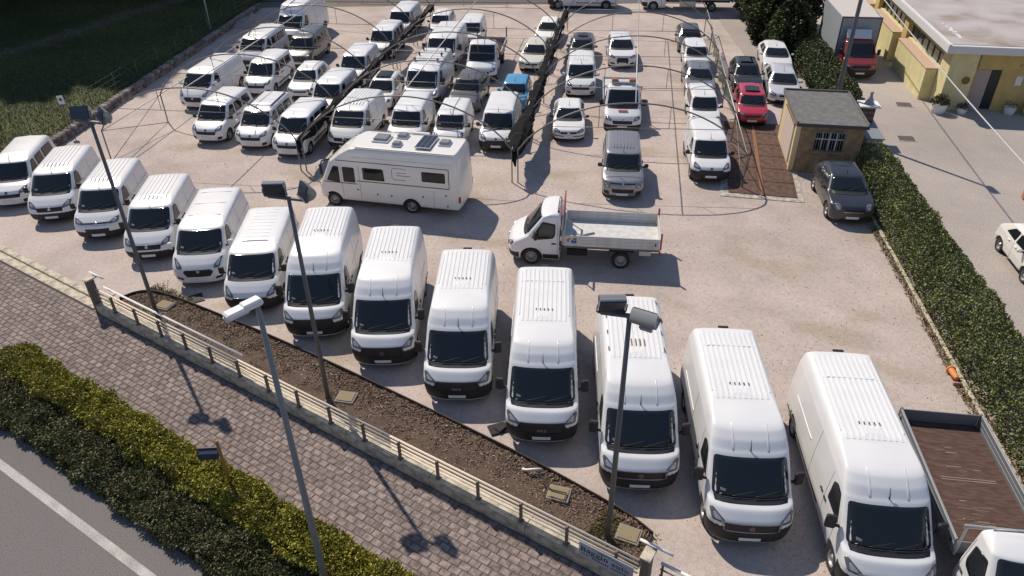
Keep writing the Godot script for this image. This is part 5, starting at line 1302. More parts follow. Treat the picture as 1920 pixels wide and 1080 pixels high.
	var dr := part("door", bx(Vector3(0.72, 2.28, 0.06), 0.01), mat("door_beige", lin(0.42, 0.34, 0.3), 0.7), y, Vector3(2.22, 1.14, -0.62))
	part("door_handle", bx(Vector3(0.03, 0.14, 0.04), 0.006), M.chrome, dr, Vector3(0.29, 0, 0.05))
	part("door_leaf", bx(Vector3(0.5, 2.28, 0.05), 0.01), mat("door_dark", lin(0.015, 0.02, 0.02), 0.4), y, Vector3(2.86, 1.14, -0.66))
	part("plaque", lathe([[0.0, 0.04], [0.2, 0.03], [0.22, 0.0]], 14), mat("plaque", lin(0.22, 0.1, 0.03), 0.6), y, Vector3(1.25, 1.75, -0.18), Vector3(90, 0, 0))
	part("wall_plaque", bx(Vector3(0.36, 0.55, 0.05), 0.05), M.silver_white, y, Vector3(4.1, 1.75, -0.53))
	part("wall_ring", tub([Vector3(3.9, 2.55, -0.52), Vector3(4.1, 2.7, -0.52), Vector3(4.35, 2.68, -0.52), Vector3(4.42, 2.5, -0.52), Vector3(4.2, 2.38, -0.52)], 0.03, -1, 6), mat("plaster_ring", lin(0.5, 0.42, 0.24), 0.9), y)
	var pi := 0
	for e in [[Vector3(0.1, 0, 0.35), 0.42, 0.55, "wide white ribbed planter with a dark bush at the building corner"], [Vector3(3.95, 0, 0.0), 0.3, 0.42, "white round planter with dry soil right of the building door"], [Vector3(5.1, 0, 0.15), 0.5, 0.5, "broad white planter with reddish twigs near the porch pillar"], [Vector3(1.35, 0, 0.35), 0.26, 0.34, "small pale planter with low plants beside the building corner wall"]]:
		var at: Vector3 = y.transform * e[0] + Vector3(0, 0.03, 0)
		var p := thing("planter", e[3], "planter", at, 0, "planters by the yellow building")
		var r: float = e[1]; var ph: float = e[2]
		part("pot", lathe([[r * 0.75, 0.0], [r * 0.95, ph * 0.4], [r, ph * 0.9], [r * 1.05, ph], [r * 0.92, ph], [r * 0.9, ph * 0.85], [0.0, ph * 0.85]], 16), M.white_matt, p)
		var xfs := []; var cols := []
		var rg := RandomNumberGenerator.new(); rg.seed = 300 + pi
		for k in [900, 60, 260, 200][pi]:
			var d := Vector3(rg.randfn(), absf(rg.randfn()), rg.randfn()).normalized() * r * pow(rg.randf(), 0.4) * 1.15
			xfs.append(Transform3D(leaf_basis(d.normalized(), rg, 0.6, rg.randf_range(0.6, 1.2)), d + Vector3(0, ph * 0.95, 0)))
			cols.append(Color(0.03, 0.035, 0.015).lerp(Color(0.08, 0.07, 0.03) if pi != 2 else Color(0.12, 0.05, 0.03), rg.randf()))
		scatter("plant", p, leaf_mesh(0.12, 0.05), M.leaf, xfs, cols).set_meta("kind", "stuff")
		pi += 1
	for e in [[Vector3(23.0, 0.03, -41.6), "square metal drain cover in the yard near the yellow wall"], [Vector3(20.9, 0.03, -36.6), "square metal drain cover in the open middle of the yard"]]:
		var c := thing("drain_cover", e[1], "cover", e[0], -8, "metal covers in the yard")
		part("rim", bx(Vector3(0.95, 0.03, 0.75), 0.006), M.concrete, c, Vector3(0, 0.008, 0))
		for k in 6: part("bar", bx(Vector3(0.8, 0.02, 0.085), 0.004), mat("iron", lin(0.13, 0.1, 0.09), 0.8), c, Vector3(0, 0.026, -0.28 + k * 0.11))
	# brick stub by the yard edge
	var bs := thing("brick_pier", "low red brick pier at the edge of the yard beneath the white cable", "pier", Vector3(23.2, 0.03, -29.6), -10)
	for i in 4:
		for k in 2: part("brick", bx(Vector3(0.24, 0.1, 0.24), 0.008), M.terracotta if (i + k) % 2 else mat("brick_pale", lin(0.42, 0.24, 0.16), 0.9), bs, Vector3(-0.125 + 0.25 * k, 0.05 + i * 0.11, 0))
# ---------------------------------------------------------------- left side
func build_left() -> void:
	var a := Vector3(-25.0, 0, -27.5); var b := Vector3(-21.55, 0, -67)
	var d := b - a
	var t := thing("stone_wall", "low rough stone wall between the lawn and the gravel lot", "wall", (a + b) * 0.5)
	var r := RandomNumberGenerator.new(); r.seed = 21
	var n := d.normalized(); var sd := n.cross(Vector3.UP).normalized()
	var yaw := atan2(n.x, n.z)
	part("core", bx(Vector3(0.26, 0.42, d.length()), 0.02), M.stone2, t, Vector3(0, 0.21, 0), Vector3(0, rad_to_deg(yaw), 0))
	var cnt := 0
	for row in 2:
		var s := -d.length() * 0.5 + row * 0.13
		while s < d.length() * 0.5 - 0.4:
			var l := snappedf(r.randf_range(0.24, 0.46), 0.06)
			var o := part("stone", bx(Vector3(0.4, 0.23, l - 0.02), 0.045), [M.stone, M.stone2, M.stone3][r.randi() % 3], t, n * (s + l * 0.5) + Vector3(0, 0.12 + row * 0.24, 0) + sd * r.randf_range(-0.04, 0.04), Vector3(r.randf_range(-4, 4), rad_to_deg(yaw) + r.randf_range(-5, 5), r.randf_range(-4, 4)))
			s += l; cnt += 1
	print("stones ", cnt)
	# wire fence on posts along the lawn
	var f := thing("wire_fence", "thin wire fence on dark posts along the lawn edge", "fence", (a + b) * 0.5 - sd * 0.0 + Vector3(-0.55, 0.3, 0))
	for k in 15:
		var p := n * (-d.length() * 0.5 + 0.8 + k * 2.7)
		part("post", tub([p, p + Vector3(0, 1.25, 0)], 0.022, -1, 6), M.stone2, f)
	for j in 4: part("wire", tub([n * (-d.length() * 0.5 + 0.8) + Vector3(0, 0.25 + j * 0.32, 0), n * (d.length() * 0.5 - 0.8) + Vector3(0, 0.25 + j * 0.32, 0)], 0.004, -1, 4), M.galv_dark, f)
	for e in [[Vector3(-24.25, 0.3, -38.9), "small white notice board on the fence, beside the floodlight pole"], [Vector3(-25.6, 0.3, -33.6), "small white notice board on the fence, behind the white van with side windows"]]:
		var s := thing("notice_board", e[1], "sign", e[0], 14, "notice boards along the fence")
		part("post", tub([Vector3.ZERO, Vector3(0, 1.75, 0)], 0.025, -1, 6), M.galv_dark, s)
		var bd := part("board", bx(Vector3(0.3, 0.46, 0.02), 0.004), M.white_matt, s, Vector3(0, 1.55, 0.04))
		part("symbol", bx(Vector3(0.12, 0.14, 0.008), 0.002), M.ink_navy if M.has("ink_navy") else M.plastic, bd, Vector3(0.01, 0.03, 0.013), Vector3(0, 0, 20))
	var lp := thing("lamp_post", "thin pale lamp post beside the far end of the stone wall", "lamp post", Vector3(-22.95, 0, -58.4))
	part("shaft", tub([Vector3.ZERO, Vector3(0, 6.5, 0)], 0.07, 0.05, 10), M.galv, lp)
	part("lamp_head", bx(Vector3(0.3, 0.12, 0.7), 0.04), M.white_matt, lp, Vector3(0, 6.5, 0.3))
	# heap of gravel by the wall
	var st := ST(true)
	var nz := FastNoiseLite.new(); nz.seed = 4; nz.frequency = 0.6
	var rings := []
	for i in 9:
		var f2 := i / 8.0
		var ring := []
		for k in 22:
			var an := TAU * k / 22
			var rr := 1.7 * (1.0 - f2) * (1.0 + 0.25 * nz.get_noise_2d(cos(an) * 2.0, sin(an) * 2.0 + f2))
			ring.append(Vector3(cos(an) * rr * 1.3, 0.85 * pow(f2, 1.2) * (1.0 + 0.2 * nz.get_noise_2d(an * 2.0, f2 * 3.0)) - 0.02, sin(an) * rr))
		rings.append(ring)
	for i in 8:
		for k in 22: quad(st, rings[i][k], rings[i + 1][k], rings[i + 1][(k + 1) % 22], rings[i][(k + 1) % 22])
	var hp := part(numbered("gravel_heap"), done(st), mat("heap", lin(0.4, 0.33, 0.3), 0.95), self, Vector3(-20.6, 0, -61.5))
	M.heap.albedo_texture = M.concrete.albedo_texture; M.heap.uv1_triplanar = true
	tag(hp, "heap of pale gravel against the stone wall at the back", "heap")
	# tall evergreens off to the far left whose shade lies over the lawn
	var lm := leaf_mesh(0.95, 0.6)
	var i2 := 0
	for e in [[-27.8, -74.0, 13.0, 3.4], [-32.0, -74.0, 21.0, 4.2], [-37.0, -74.5, 31.0, 4.8], [-42.5, -74.5, 38.0, 5.4], [-48.5, -74.0, 40.0, 5.6], [-55.0, -75.0, 40.0, 5.6], [-40.0, -80.0, 38.0, 5.0], [-47.0, -81.0, 42.0, 5.6], [-33.5, -80.0, 28.0, 4.4], [-47.8, -61.0, 25.0, 5.0], [-54.0, -64.0, 30.0, 6.0], [-53.0, -54.0, 19.0, 4.8]]:
		tree("tall dark evergreen standing beyond the lawn, shading it", Vector3(e[0], 0.2, e[1]), e[2], e[3], 500 + i2, 9000, Color(0.02, 0.03, 0.01), Color(0.05, 0.065, 0.02), lm, 0.06, "tall evergreens beyond the lawn")
		i2 += 1
func build_plants() -> void:
	var ivy := leaf_mesh(0.085, 0.06)
	var dk := Color(0.034, 0.05, 0.015); var lt := Color(0.21, 0.24, 0.07)
	hedge("clipped_hedge", "long clipped dark green hedge between the lot and the yard", Vector3(14.0, 0, -9.5), Vector3(17.35, 0, -33.3), 1.85, 1.3, 62000, ivy, dk, lt, 201, 0.13, Color(0.14, 0.13, 0.03))
	hedge("clipped_hedge", "leafy hedge between the white estate cars and the red box truck", Vector3(18.6, 0, -39.6), Vector3(20.2, 0, -50.5), 1.9, 1.7, 26000, leaf_mesh(0.12, 0.08), dk, Color(0.1, 0.13, 0.04), 202, 0.2, Color(0.2, 0.2, 0.09))
	var sp := leaf_mesh(0.09, 0.045, 0.4)
	var hd := hedge("golden_hedge", "golden green clipped hedge along the paved footway", wp(0.3, 3.22, 0.05), wp(24, 3.22, 0.05), 1.1, 0.8, 100000, sp, Color(0.1, 0.105, 0.012), Color(0.37, 0.34, 0.035), 203, 0.12, Color(0.24, 0.15, 0.02))
	hedge("low_shrub_row", "low dull green creeping shrubs between golden hedge and road", wp(0.2, 4.25, 0.05), wp(24, 4.25, 0.05), 1.3, 0.44, 100000, sp, Color(0.045, 0.054, 0.018), Color(0.16, 0.158, 0.058), 204, 0.13, Color(0.12, 0.07, 0.03))
	# dry grassy kerb at the foot of the long hedge
	var kb := Node3D.new(); kb.name = "hedge_kerb"; kb.set_meta("kind", "structure"); add_child(kb)
	for i in 24:
		var p := Vector3(12.92, 0.04, -9.7).lerp(Vector3(16.3, 0.04, -33.0), (i + 0.5) / 24.0)
		part("kerb_stone", bx(Vector3(0.13, 0.16, 0.965), 0.02), M.wall_cream, kb, p, Vector3(0, -8.2, 0))
	var r := RandomNumberGenerator.new(); r.seed = 31
	var xfs := []; var cols := []
	for i in 5000:
		var p := Vector3(12.8, 0.0, -9.7).lerp(Vector3(16.15, 0.0, -33.0), r.randf()) + Vector3(r.randf_range(-0.16, 0.3), 0.02, 0)
		xfs.append(Transform3D(leaf_basis(Vector3.UP, r, 0.6, r.randf_range(0.5, 1.4)), p))
		cols.append(Color(0.2, 0.13, 0.045).lerp(Color(0.11, 0.1, 0.03), r.randf()))
	# weeds at the ends of the mulch bed
	for i in 3500:
		var s := 19.3 + minf(absf(r.randfn()) * 0.6, 1.5); var p := wp(s, -1.15 + clampf(r.randfn(), -2.0, 2.0) * 0.28, 0.05)
		if i % 5 == 0: p = wp(0.2 + r.randf() * 2.0, -1.95 - absf(r.randfn()) * 0.2, 0.02)
		xfs.append(Transform3D(leaf_basis(Vector3.UP, r, 0.55, r.randf_range(0.5, 1.2)), p))
		cols.append(Color(0.16, 0.12, 0.06).lerp(Color(0.1, 0.1, 0.03), r.randf()))
	var g := scatter("dry_grass", self, leaf_mesh(0.13, 0.02, 0.5), M.leaf, xfs, cols)
	g.set_meta("kind", "stuff"); tag(g, "dry straw grass along the hedge foot and the bed edges", "grass")
	# tall shrubs in the far right corner
	var big := leaf_mesh(0.26, 0.17)
	var ki := 0
	for e in [[19.2, -51.5, 3.6, 1.5, "broad dark shrub standing beside the bare box of the red truck"], [18.9, -54.6, 4.2, 1.6, "tall green shrub next to the gravel lot's far corner kerb"], [19.6, -58.0, 4.6, 1.8, "tall bushy shrub behind the gravel lot, close to the parked box truck"], [20.2, -62.0, 5.0, 2.0, "tallest bushy evergreen at the back corner of the lot"], [21.0, -55.8, 5.0, 1.6, "dark evergreen shrub close against the box body of the red truck"], [21.6, -60.0, 5.2, 1.8, "dark evergreen shrub behind the red box truck"]]:
		tree(e[4], Vector3(e[0], 0, e[1]), e[2], e[3], 700 + ki, 6500, Color(0.015, 0.022, 0.008), Color(0.09, 0.11, 0.03) if ki < 4 else Color(0.045, 0.055, 0.02), big, 0.03, "", "evergreen_shrub")
		ki += 1
func build_small() -> void:
	light_pole("floodlight pole beside the kerb and the railing's end post", wp(2.0, -1.0), 7.3, -18, [10, -20], [-50, -20])
	light_pole("floodlight pole in the middle of the mulch bed", wp(10.35, -1.0), 6.95, -14, [2, 20], [-55, -20])
	light_pole("floodlight pole behind the Baggio auto board", wp(19.8, -1.0), 6.9, -14, [0, 25], [150, -40])
	var sl := thing("street_lamp", "tall grey street lamp with a white head above the footway", "street lamp", wp(15.12, 3.88))
	part("shaft", tub([Vector3.ZERO, Vector3(0, 4, 0), Vector3(0, 8.4, 0)], 0.085, 0.045, 14), mat("lamp_grey", lin(0.2, 0.22, 0.235), 0.5, 0.2), sl)
	var hd := part("lamp_head", bx(Vector3(0.22, 0.1, 0.66), 0.042), M.white_matt, sl, Vector3(-0.17, 8.44, 0.18), Vector3(0, -43, 0))
	part("lamp_hood", bx(Vector3(0.19, 0.08, 0.34), 0.03), M.white_matt, hd, Vector3(0, 0.04, -0.15))
	part("lamp_glass", bx(Vector3(0.18, 0.03, 0.4), 0.01), M.silver_white, hd, Vector3(0, -0.06, 0.14))
	var bsn := thing("street_sign", "small dark blue sign on an orange-brown post in the golden hedge", "sign", wp(10.88, 3.05))
	part("post", tub([Vector3.ZERO, Vector3(0, 2.15, 0)], 0.045, -1, 8), M.post_orange, bsn)
	var bd := part("panel", bx(Vector3(0.48, 0.42, 0.04), 0.006), M.sign_blue, bsn, Vector3(-0.27, 1.78, 0.06), Vector3(0, 11.5, -8))
	part("stripe", bx(Vector3(0.44, 0.11, 0.012), 0.002), mat("sign_grey", lin(0.2, 0.21, 0.28), 0.6), bd, Vector3(0, 0.06, 0.02))
	part("bracket", bx(Vector3(0.12, 0.3, 0.05), 0.006), M.plate, bd, Vector3(0.235, 0.02, -0.035))
	var mt := thing("rubber_mat", "small black rubber mat lying on gravel between two big vans", "mat", Vector3(-0.45, 0.012, -15.6), 20)
	part("sheet", bx(Vector3(0.55, 0.05, 0.42), 0.015), M.rubber, mt, Vector3(0, 0.02, 0))
	part("fold", bx(Vector3(0.3, 0.09, 0.3), 0.03), M.rubber, mt, Vector3(0.05, 0.06, 0.03), Vector3(0, 25, 6))
	var gr := thing("gully_grate", "dark iron gully grate in the gravel before the van with the black hexagonal grille", "grate", Vector3(-11.7, 0.0, -22.5), 30)
	part("frame", bx(Vector3(0.56, 0.05, 0.56), 0.006), M.iron, gr, Vector3(0, 0.012, 0))
	for k in 6: part("bar", bx(Vector3(0.48, 0.03, 0.05), 0.004), M.plastic, gr, Vector3(0, 0.04, -0.2 + k * 0.08))
	var oc := thing("orange_cover", "faded orange plastic bollard lying against the hedge kerb", "bollard", Vector3(13.85, 0.0, -17.7), -10)
	part("base", lathe([[0.0, 0.0], [0.14, 0.0], [0.14, 0.05], [0.1, 0.08], [0.09, 0.45], [0.06, 0.55], [0.0, 0.57]], 12), M.orange, oc, Vector3(0, 0.13, -0.2), Vector3(82, 0, 0))
	part("foot", bx(Vector3(0.24, 0.12, 0.1), 0.02), mat("foot_pink", lin(0.45, 0.2, 0.16), 0.8), oc, Vector3(0.02, 0.07, 0.42))
	# low wall and shutter at the back street
	var bw := thing("back_wall", "low grey rendered wall along the back street", "wall", Vector3(-8, 0, -70.2), -4)
	part("wall_body", bx(Vector3(30, 0.9, 0.25), 0.015), M.stone3, bw, Vector3(0, 0.45, 0))
	part("coping", bx(Vector3(30, 0.07, 0.35), 0.015), M.concrete, bw, Vector3(0, 0.935, 0))
# ---------------------------------------------------------------- vehicles on the lot
func build_front_row() -> void:
	var g := "white vans of the front row"
	put(mid_van("doblo", {"L": 4.7, "note": true}), "passenger_van", "white van with dark side windows at the lawn end of the front row", "van", -22.45, -29.67, 10.5, g)
	put(mid_van("expert", {"L": 4.65}), "panel_van", "white mid-size van with black bumper, next to the one with side windows", "van", -19.8, -28.21, 9.3, g)
	put(mid_van("jumpy", {"L": 4.65}), "panel_van", "white mid-size van with a bluish chrome-lined nose, partly behind the floodlight pole by the kerb", "van", -17.05, -26.63, 7.4, g)
	put(mid_van("expert", {"L": 4.65}), "panel_van", "white mid-size van with black bumper, beside the hexagonal-grille van", "van", -14.3, -24.93, 6.2, g)
	put(mid_van("custom", {"L": 4.97}), "panel_van", "white van with white bumper and large black hexagonal grille, in the front row", "van", -11.66, -23.12, 5.0, g)
	put(mid_van("trafic", {"L": 4.95}), "panel_van", "white van with many cross ribs on its roof and a black bumper", "van", -9.22, -21.35, 3.4, g)
	put(big_van(5.41), "tall_panel_van", "tall white van behind the middle floodlight pole, next to the cross-ribbed van", "van", -6.64, -19.74, 2.4, g)
	put(big_van(5.41), "tall_panel_van", "tall white van between the middle floodlight pole's van and the one with a letter badge", "van", -4.13, -18.19, 0.4, g)
	put(big_van(5.41, {"style": "letters"}), "tall_panel_van", "tall white van with a lettered grille badge and no cross rib on the roof", "van", -1.68, -16.51, -1.9, g)
	put(big_van(5.99, {"style": "letters", "cross": 4.85}), "tall_panel_van", "tall white van with a lettered grille badge and a cross rib on the roof", "van", 0.77, -14.76, -3.4, g)
	put(big_van(5.99, {"style": "chrome", "vent": 0.3, "vent_mat": M.vent_rust, "studs": true}), "tall_panel_van", "tall white van with five long rusty roof slots and dark roof studs", "van", 3.26, -13.01, -3.6, g)
	put(big_van(5.99, {"style": "chrome", "cross": 4.9}), "tall_panel_van", "tall white van with a silver-framed grille and short pale roof vents", "van", 5.66, -11.33, -4.6, g)
	put(big_van(6.36, {"style": "chrome", "cross": 5.0}), "tall_panel_van", "longest tall white van, parked beside the brown-decked dropside lorry", "van", 8.34, -9.83, -6.5, g)
	var fl := put(lorry({"L": 6.7, "b0": 2.3, "bed_mat": M.wood_deck, "side_mat": M.dropside, "cap_mat": M.galv, "post_mat": M.dropside, "post_up": 0.03, "head": 0.95, "head_bar": M.alu, "head_top": M.galv, "H": 2.25, "rear_axle": 4.8}), "dropside_lorry", "white lorry with grey dropsides and a worn brown deck beside the hedge", "lorry", 10.64, -8.1, -8.5)
	var r := RandomNumberGenerator.new(); r.seed = 15
	for k in 26: part("scrape", bx(Vector3(r.randf_range(0.08, 0.5) if k > 2 else 1.3, 0.004, r.randf_range(0.01, 0.03)), 0.001), mat("scrape", lin(0.26, 0.2, 0.15), 0.8), fl, Vector3(r.randfn() * 0.35 if k > 2 else 0.1, 1.014, 3.35 - 2.3 - r.randf_range(0.5, 3.4)))
func build_middle() -> void:
	motorhome()
	var d := lorry({"L": 5.95, "head": 1.25, "b0": 2.2, "head_bar": M.galv, "head_top": mat("red_white", lin(0.35, 0.07, 0.08), 0.5), "post_mat": M.red_white, "post_up": 0.28, "bh": 0.42})
	d.remove_meta("len"); d.name = numbered("tipper_lorry"); add_child(d); d.position = Vector3(2.86, 0, -25.35); d.rotation_degrees.y = -97
	tag(d, "white tipper lorry with a pale aluminium bed and red-edged headboard", "lorry")
	var zf := 5.95 * 0.5
	for e in [[Vector3(1.052, 1.3, zf - 2.45), Vector3(0.006, 0.07, 0.13), "orange"], [Vector3(1.052, 1.17, zf - 2.62), Vector3(0.006, 0.13, 0.2), "sticker_blue"], [Vector3(1.052, 1.3, zf - 2.65), Vector3(0.006, 0.05, 0.13), "plastic"]]:
		part("sticker", bx(e[1], 0.001), mat(e[2], lin(0.03, 0.09, 0.35), 0.5), d, e[0])
	part("tow_plate", bx(Vector3(0.04, 0.22, 0.45), 0.01), M.alu, d, Vector3(0.9, 0.72, -zf + 0.6))
	part("loose_bar", bx(Vector3(0.07, 0.05, 1.1), 0.01), M.galv, d, Vector3(0.3, 1.05, zf - 2.9), Vector3(0, 28, 0))
	put(mid_van("berlingo", {"L": 4.4, "paint": M.silver, "note": false}), "people_carrier", "silver people carrier with ribbed roof parked before the recovery truck", "car", 5.0, -29.82, -6.3)
	# column of cars by the weighbridge
	put(mid_van("doblo", {"L": 4.4, "H": 1.82, "glazed": false, "black_nose": true}), "small_panel_van", "white small panel van with black nose beside the weighbridge", "van", 9.33, -31.36, -5.8)
	put(car("small", M.white, {"L": 3.95, "H": 1.6, "mirror": M.plastic}), "small_car", "white small car tucked behind the black-nosed panel van", "car", 10.48, -37.75, -6.5)
	put(car("wagon", M.silver, {"L": 4.2}), "estate_car", "silver grey car between two white small cars in the column", "car", 11.3, -42.6, -7.5)
	put(car("small", M.white, {"L": 3.7, "mirror": M.white}), "small_car", "white small car behind the silver grey car", "car", 12.11, -47.5, -7.5)
	put(car("saloon", M.grey_brown, {"L": 4.2}), "dark_car", "dark grey-brown car at the back of the column near the net", "car", 12.59, -51.8, -8)
	put(car("hatch", M.black_paint, {"L": 4.0, "H": 1.5, "panorama": [2.0, 3.1, 0.4]}), "hatchback", "black hatchback behind the red car", "car", 14.31, -43.3, -9)
	put(car("small", M.red, {"L": 3.7, "H": 1.49, "panorama": [1.75, 2.6, 0.4], "bumper": [0.22, 0.42, 0.4], "mirror": M.plastic}), "small_car", "red small car with a glass sunroof at the end of the weighbridge", "car", 13.17, -38.32, -11)
	put(car("wagon", M.silver_white, {"L": 4.5, "trims": [[[-0.3, 0.55], [-0.04, 0.55], [-0.04, 0.66], [-0.3, 0.66]], [[0.04, 0.55], [0.3, 0.55], [0.3, 0.66], [0.04, 0.66]]], "trim_mat": M.grille, "grilles": [[[-0.5, 0.28], [0.5, 0.28], [0.5, 0.38], [-0.5, 0.38]]]}), "estate_car", "pearl white estate car with a twin grille beside the hut", "car", 15.95, -41.6, -12)
	put(car("wagon", M.white, {"L": 4.3, "H": 1.42}), "estate_car", "plain white estate car behind the pearl white one", "car", 17.2, -46.9, -10)
	put(car("suv", M.anthracite, {"L": 4.1, "q": {"rs": 0.6}, "lamps": [[[0.5, 0.72], [0.68, 0.7], [0.78, 0.8], [0.74, 0.94], [0.56, 0.94], [0.46, 0.84]]], "trims": [[[-0.4, 0.66], [0.4, 0.66], [0.4, 0.68], [-0.4, 0.68]]]}), "compact_suv", "dark metallic grey rounded compact SUV in front of the hut", "car", 14.35, -27.3, -7.5)
	# white bubble car in the yard, seen from behind its flank
	put(car("bubble", M.ivory, {"mirror": M.ivory}), "bubble_car", "cream white rounded city car alone in the yard", "car", 19.73, -22.2, -8.6)
func build_cars() -> void:
	# column with the recovery truck
	put(car("saloon", M.white, {"L": 4.05, "mirror": M.plastic, "grilles": [[[-0.42, 0.55], [0.42, 0.55], [0.42, 0.65], [-0.42, 0.65]]], "badge": [0.6, 0.075, M.chrome], "bumper": [0.4, 0.47, 0.4]}), "hatchback", "white older hatchback with black mirrors in front of the small ribbed-roof van", "car", 3.05, -36.45, -4.4)
	put(mid_van("doblo", {"L": 4.4, "H": 1.82, "glazed": false, "ribs": true, "mirror_mat": M.white}), "small_panel_van", "white small van with ribbed roof behind the older hatchback", "van", 4.22, -43.14, -5.3)
	put(car("hatch", M.dark_grey, {"L": 4.0, "panorama": [2.2, 3.0, 0.35]}), "hatchback", "dark grey hatchback behind the ribbed-roof small van", "car", 4.75, -49.4, -8)
	put(car("suv", M.white, {"L": 4.38, "q": {"rs": 0.55}, "grilles": [[[-0.34, 0.4], [0.34, 0.4], [0.4, 0.6], [0.34, 0.78], [-0.34, 0.78], [-0.4, 0.6]]], "fogs": [[[0.5, 0.34], [0.8, 0.36], [0.8, 0.48], [0.52, 0.46]]]}), "compact_suv", "white SUV with a large black octagonal grille", "car", 7.47, -48.72, -3.5)
	var rt := put(lorry({"L": 6.4, "H": 2.2, "b0": 2.3, "bh": 0.12, "head": 0.9, "head_bar": M.galv, "head_top": M.galv, "post_up": 0.05}), "recovery_truck", "white recovery truck with an orange light bar on its cab", "truck", 6.0, -37.6, -6.0)
	part("light_bar", bx(Vector3(1.35, 0.08, 0.26), 0.02), M.alu, rt, Vector3(0, 2.3, 3.2 - 1.85))
	for sg in [-1.0, 1.0]: part("beacon", bx(Vector3(0.36, 0.15, 0.24), 0.04), mat("amber", lin(0.42, 0.13, 0.06), 0.25), rt, Vector3(sg * 0.47, 2.4, 3.2 - 1.85))
	part("bonnet_emblem", bx(Vector3(0.5, 0.012, 0.12), 0.003), mat("emblem_red", lin(0.4, 0.08, 0.1), 0.5), rt, Vector3(0, 1.2, 3.2 - 0.46), Vector3(28, 0, 0))
	put(car("wagon", M.cream, {"L": 4.3, "mirror": M.cream}), "estate_car", "pale cream estate car next to the bunched tarpaulin", "car", 1.42, -48.15, -9.5)
	put(car("saloon", M.offwhite, {"L": 4.1}), "saloon_car", "off-white saloon behind the pale cream estate car", "car", 2.6, -54.1, -9.5)
	put(car("small", M.blue, {"L": 3.4, "H": 1.48}), "small_car", "light blue small car beside the bunched tarpaulin", "car", 0.1, -40.7, -8)
	# second row, behind the motorhome
	var g := "white vans under the tunnel frames"
	put(mid_van("doblo", {"L": 4.4, "H": 1.85}), "passenger_van", "white glazed van with white nose, first in line beneath the tunnel by the lawn", "van", -16.02, -36.79, -8.0, g)
	put(mid_van("doblo", {"L": 4.5, "H": 1.8, "rails": true, "mirror_mat": M.white}), "passenger_van", "white glazed van with dark roof rails", "van", -13.44, -35.94, -6.5, g)
	put(mid_van("doblo", {"L": 4.4, "H": 1.85}), "passenger_van", "white glazed van half beneath the bunched tarpaulin's street end", "van", -11.27, -34.86, -8.6, g)
	put(mid_van("expert", {"L": 4.8}), "panel_van", "white panel van with black bumper just behind the motorhome's windscreen", "van", -8.54, -35.53, -9.0, g)
	put(mid_van("doblo", {"L": 4.5, "H": 1.82, "glazed": false}), "small_panel_van", "white small panel van behind the motorhome's solar panel", "van", -5.52, -35.63, -6.0, g)
	put(mid_van("fiorino", {"L": 3.9}), "small_panel_van", "white smallest panel van behind the motorhome's tail", "van", -3.21, -35.42, -6.0, g)
	put(mid_van("doblo", {"L": 4.75, "glazed": false, "black_nose": true}), "small_panel_van", "white long panel van with black nose beside the thick tarpaulin folds", "van", -0.75, -35.17, -6.2, g)
	# third row
	put(mid_van("custom", {"L": 5.3}), "panel_van", "white long van with black hexagonal grille under the tunnel nearest the lawn", "van", -18.48, -41.88, -8.5, g)
	put(mid_van("doblo", {"L": 4.4}), "passenger_van", "white glazed van beside the long hexagonal-grille van, under the frame", "van", -15.42, -44.08, -7.0, g)
	put(car("hatch", M.white, {"L": 4.05, "H": 1.49}), "hatchback", "white rounded hatchback between glazed vans under the frame", "car", -12.61, -43.32, -5)
	put(mid_van("doblo", {"L": 4.4, "glazed": false}), "small_panel_van", "white small panel van right beside the long tarpaulin roll", "van", -10.57, -40.02, -8.5, g)
	put(car("hatch", M.white, {"L": 3.95, "H": 1.5, "panorama": [1.95, 3.1, 0.44]}), "hatchback", "white hatchback with a black glass roof", "car", -7.72, -41.24, -7)
	put(big_van(5.41, {"H": 2.25, "glazed": false}), "tall_panel_van", "white van with three roof rack bars", "van", -5.22, -41.4, -8.0, g)
	var rv: Node3D = get_child(get_child_count() - 1)
	for k in 3:
		var b := part("roof_bar", bx(Vector3(1.7, 0.04, 0.05), 0.01), M.silver, rv, Vector3(0, 2.42, 2.7 - 2.3 - k * 1.1))
		for sg in [-1.0, 1.0]: part("bar_foot", bx(Vector3(0.1, 0.17, 0.12), 0.012), M.plastic, b, Vector3(sg * 0.68, -0.05, 0))
	put(car("suv", M.grey_brown, {"L": 4.2, "H": 1.65}), "compact_suv", "dark grey-brown SUV behind the smallest panel van", "car", -2.72, -40.64, -9)
	# fourth row
	put(mid_van("trafic", {"L": 5.0, "glazed": true}), "passenger_van", "white minibus with dark side windows next to the dark van", "van", -17.3, -49.21, -6.5, g)
	put(mid_van("doblo", {"L": 4.7, "paint": M.dark_grey, "H": 1.86}), "dark_van", "dark grey glazed van among the white ones", "van", -14.17, -49.5, -6.0)
	put(mid_van("doblo", {"L": 4.4, "glazed": false}), "small_panel_van", "white small panel van against the middle of the tarpaulin roll", "van", -9.95, -45.31, -7.0, g)
	put(mid_van("doblo", {"L": 4.3}), "passenger_van", "white glazed van against the far part of the tarpaulin roll", "van", -9.01, -51.2, -8.0, g)
	put(mid_van("doblo", {"L": 4.7, "glazed": false, "H": 1.9}), "small_panel_van", "white panel van at the far end of the tarpaulin roll", "van", -8.35, -56.2, -8.0, g)
	put(car("small", M.white, {"L": 3.6, "H": 1.55, "mirror": M.plastic}), "small_car", "white upright small car behind the van with roof bars", "car", -5.33, -56.29, -7)
	put(mid_van("fiorino", {"L": 3.9}), "small_panel_van", "white smallest panel van behind the white flatbed truck", "van", -2.9, -53.6, -6.0, g)
	put(big_van(5.0, {"H": 2.22}), "tall_panel_van", "white van directly behind the one with roof bars", "van", -4.6, -48.2, -8.5, g)
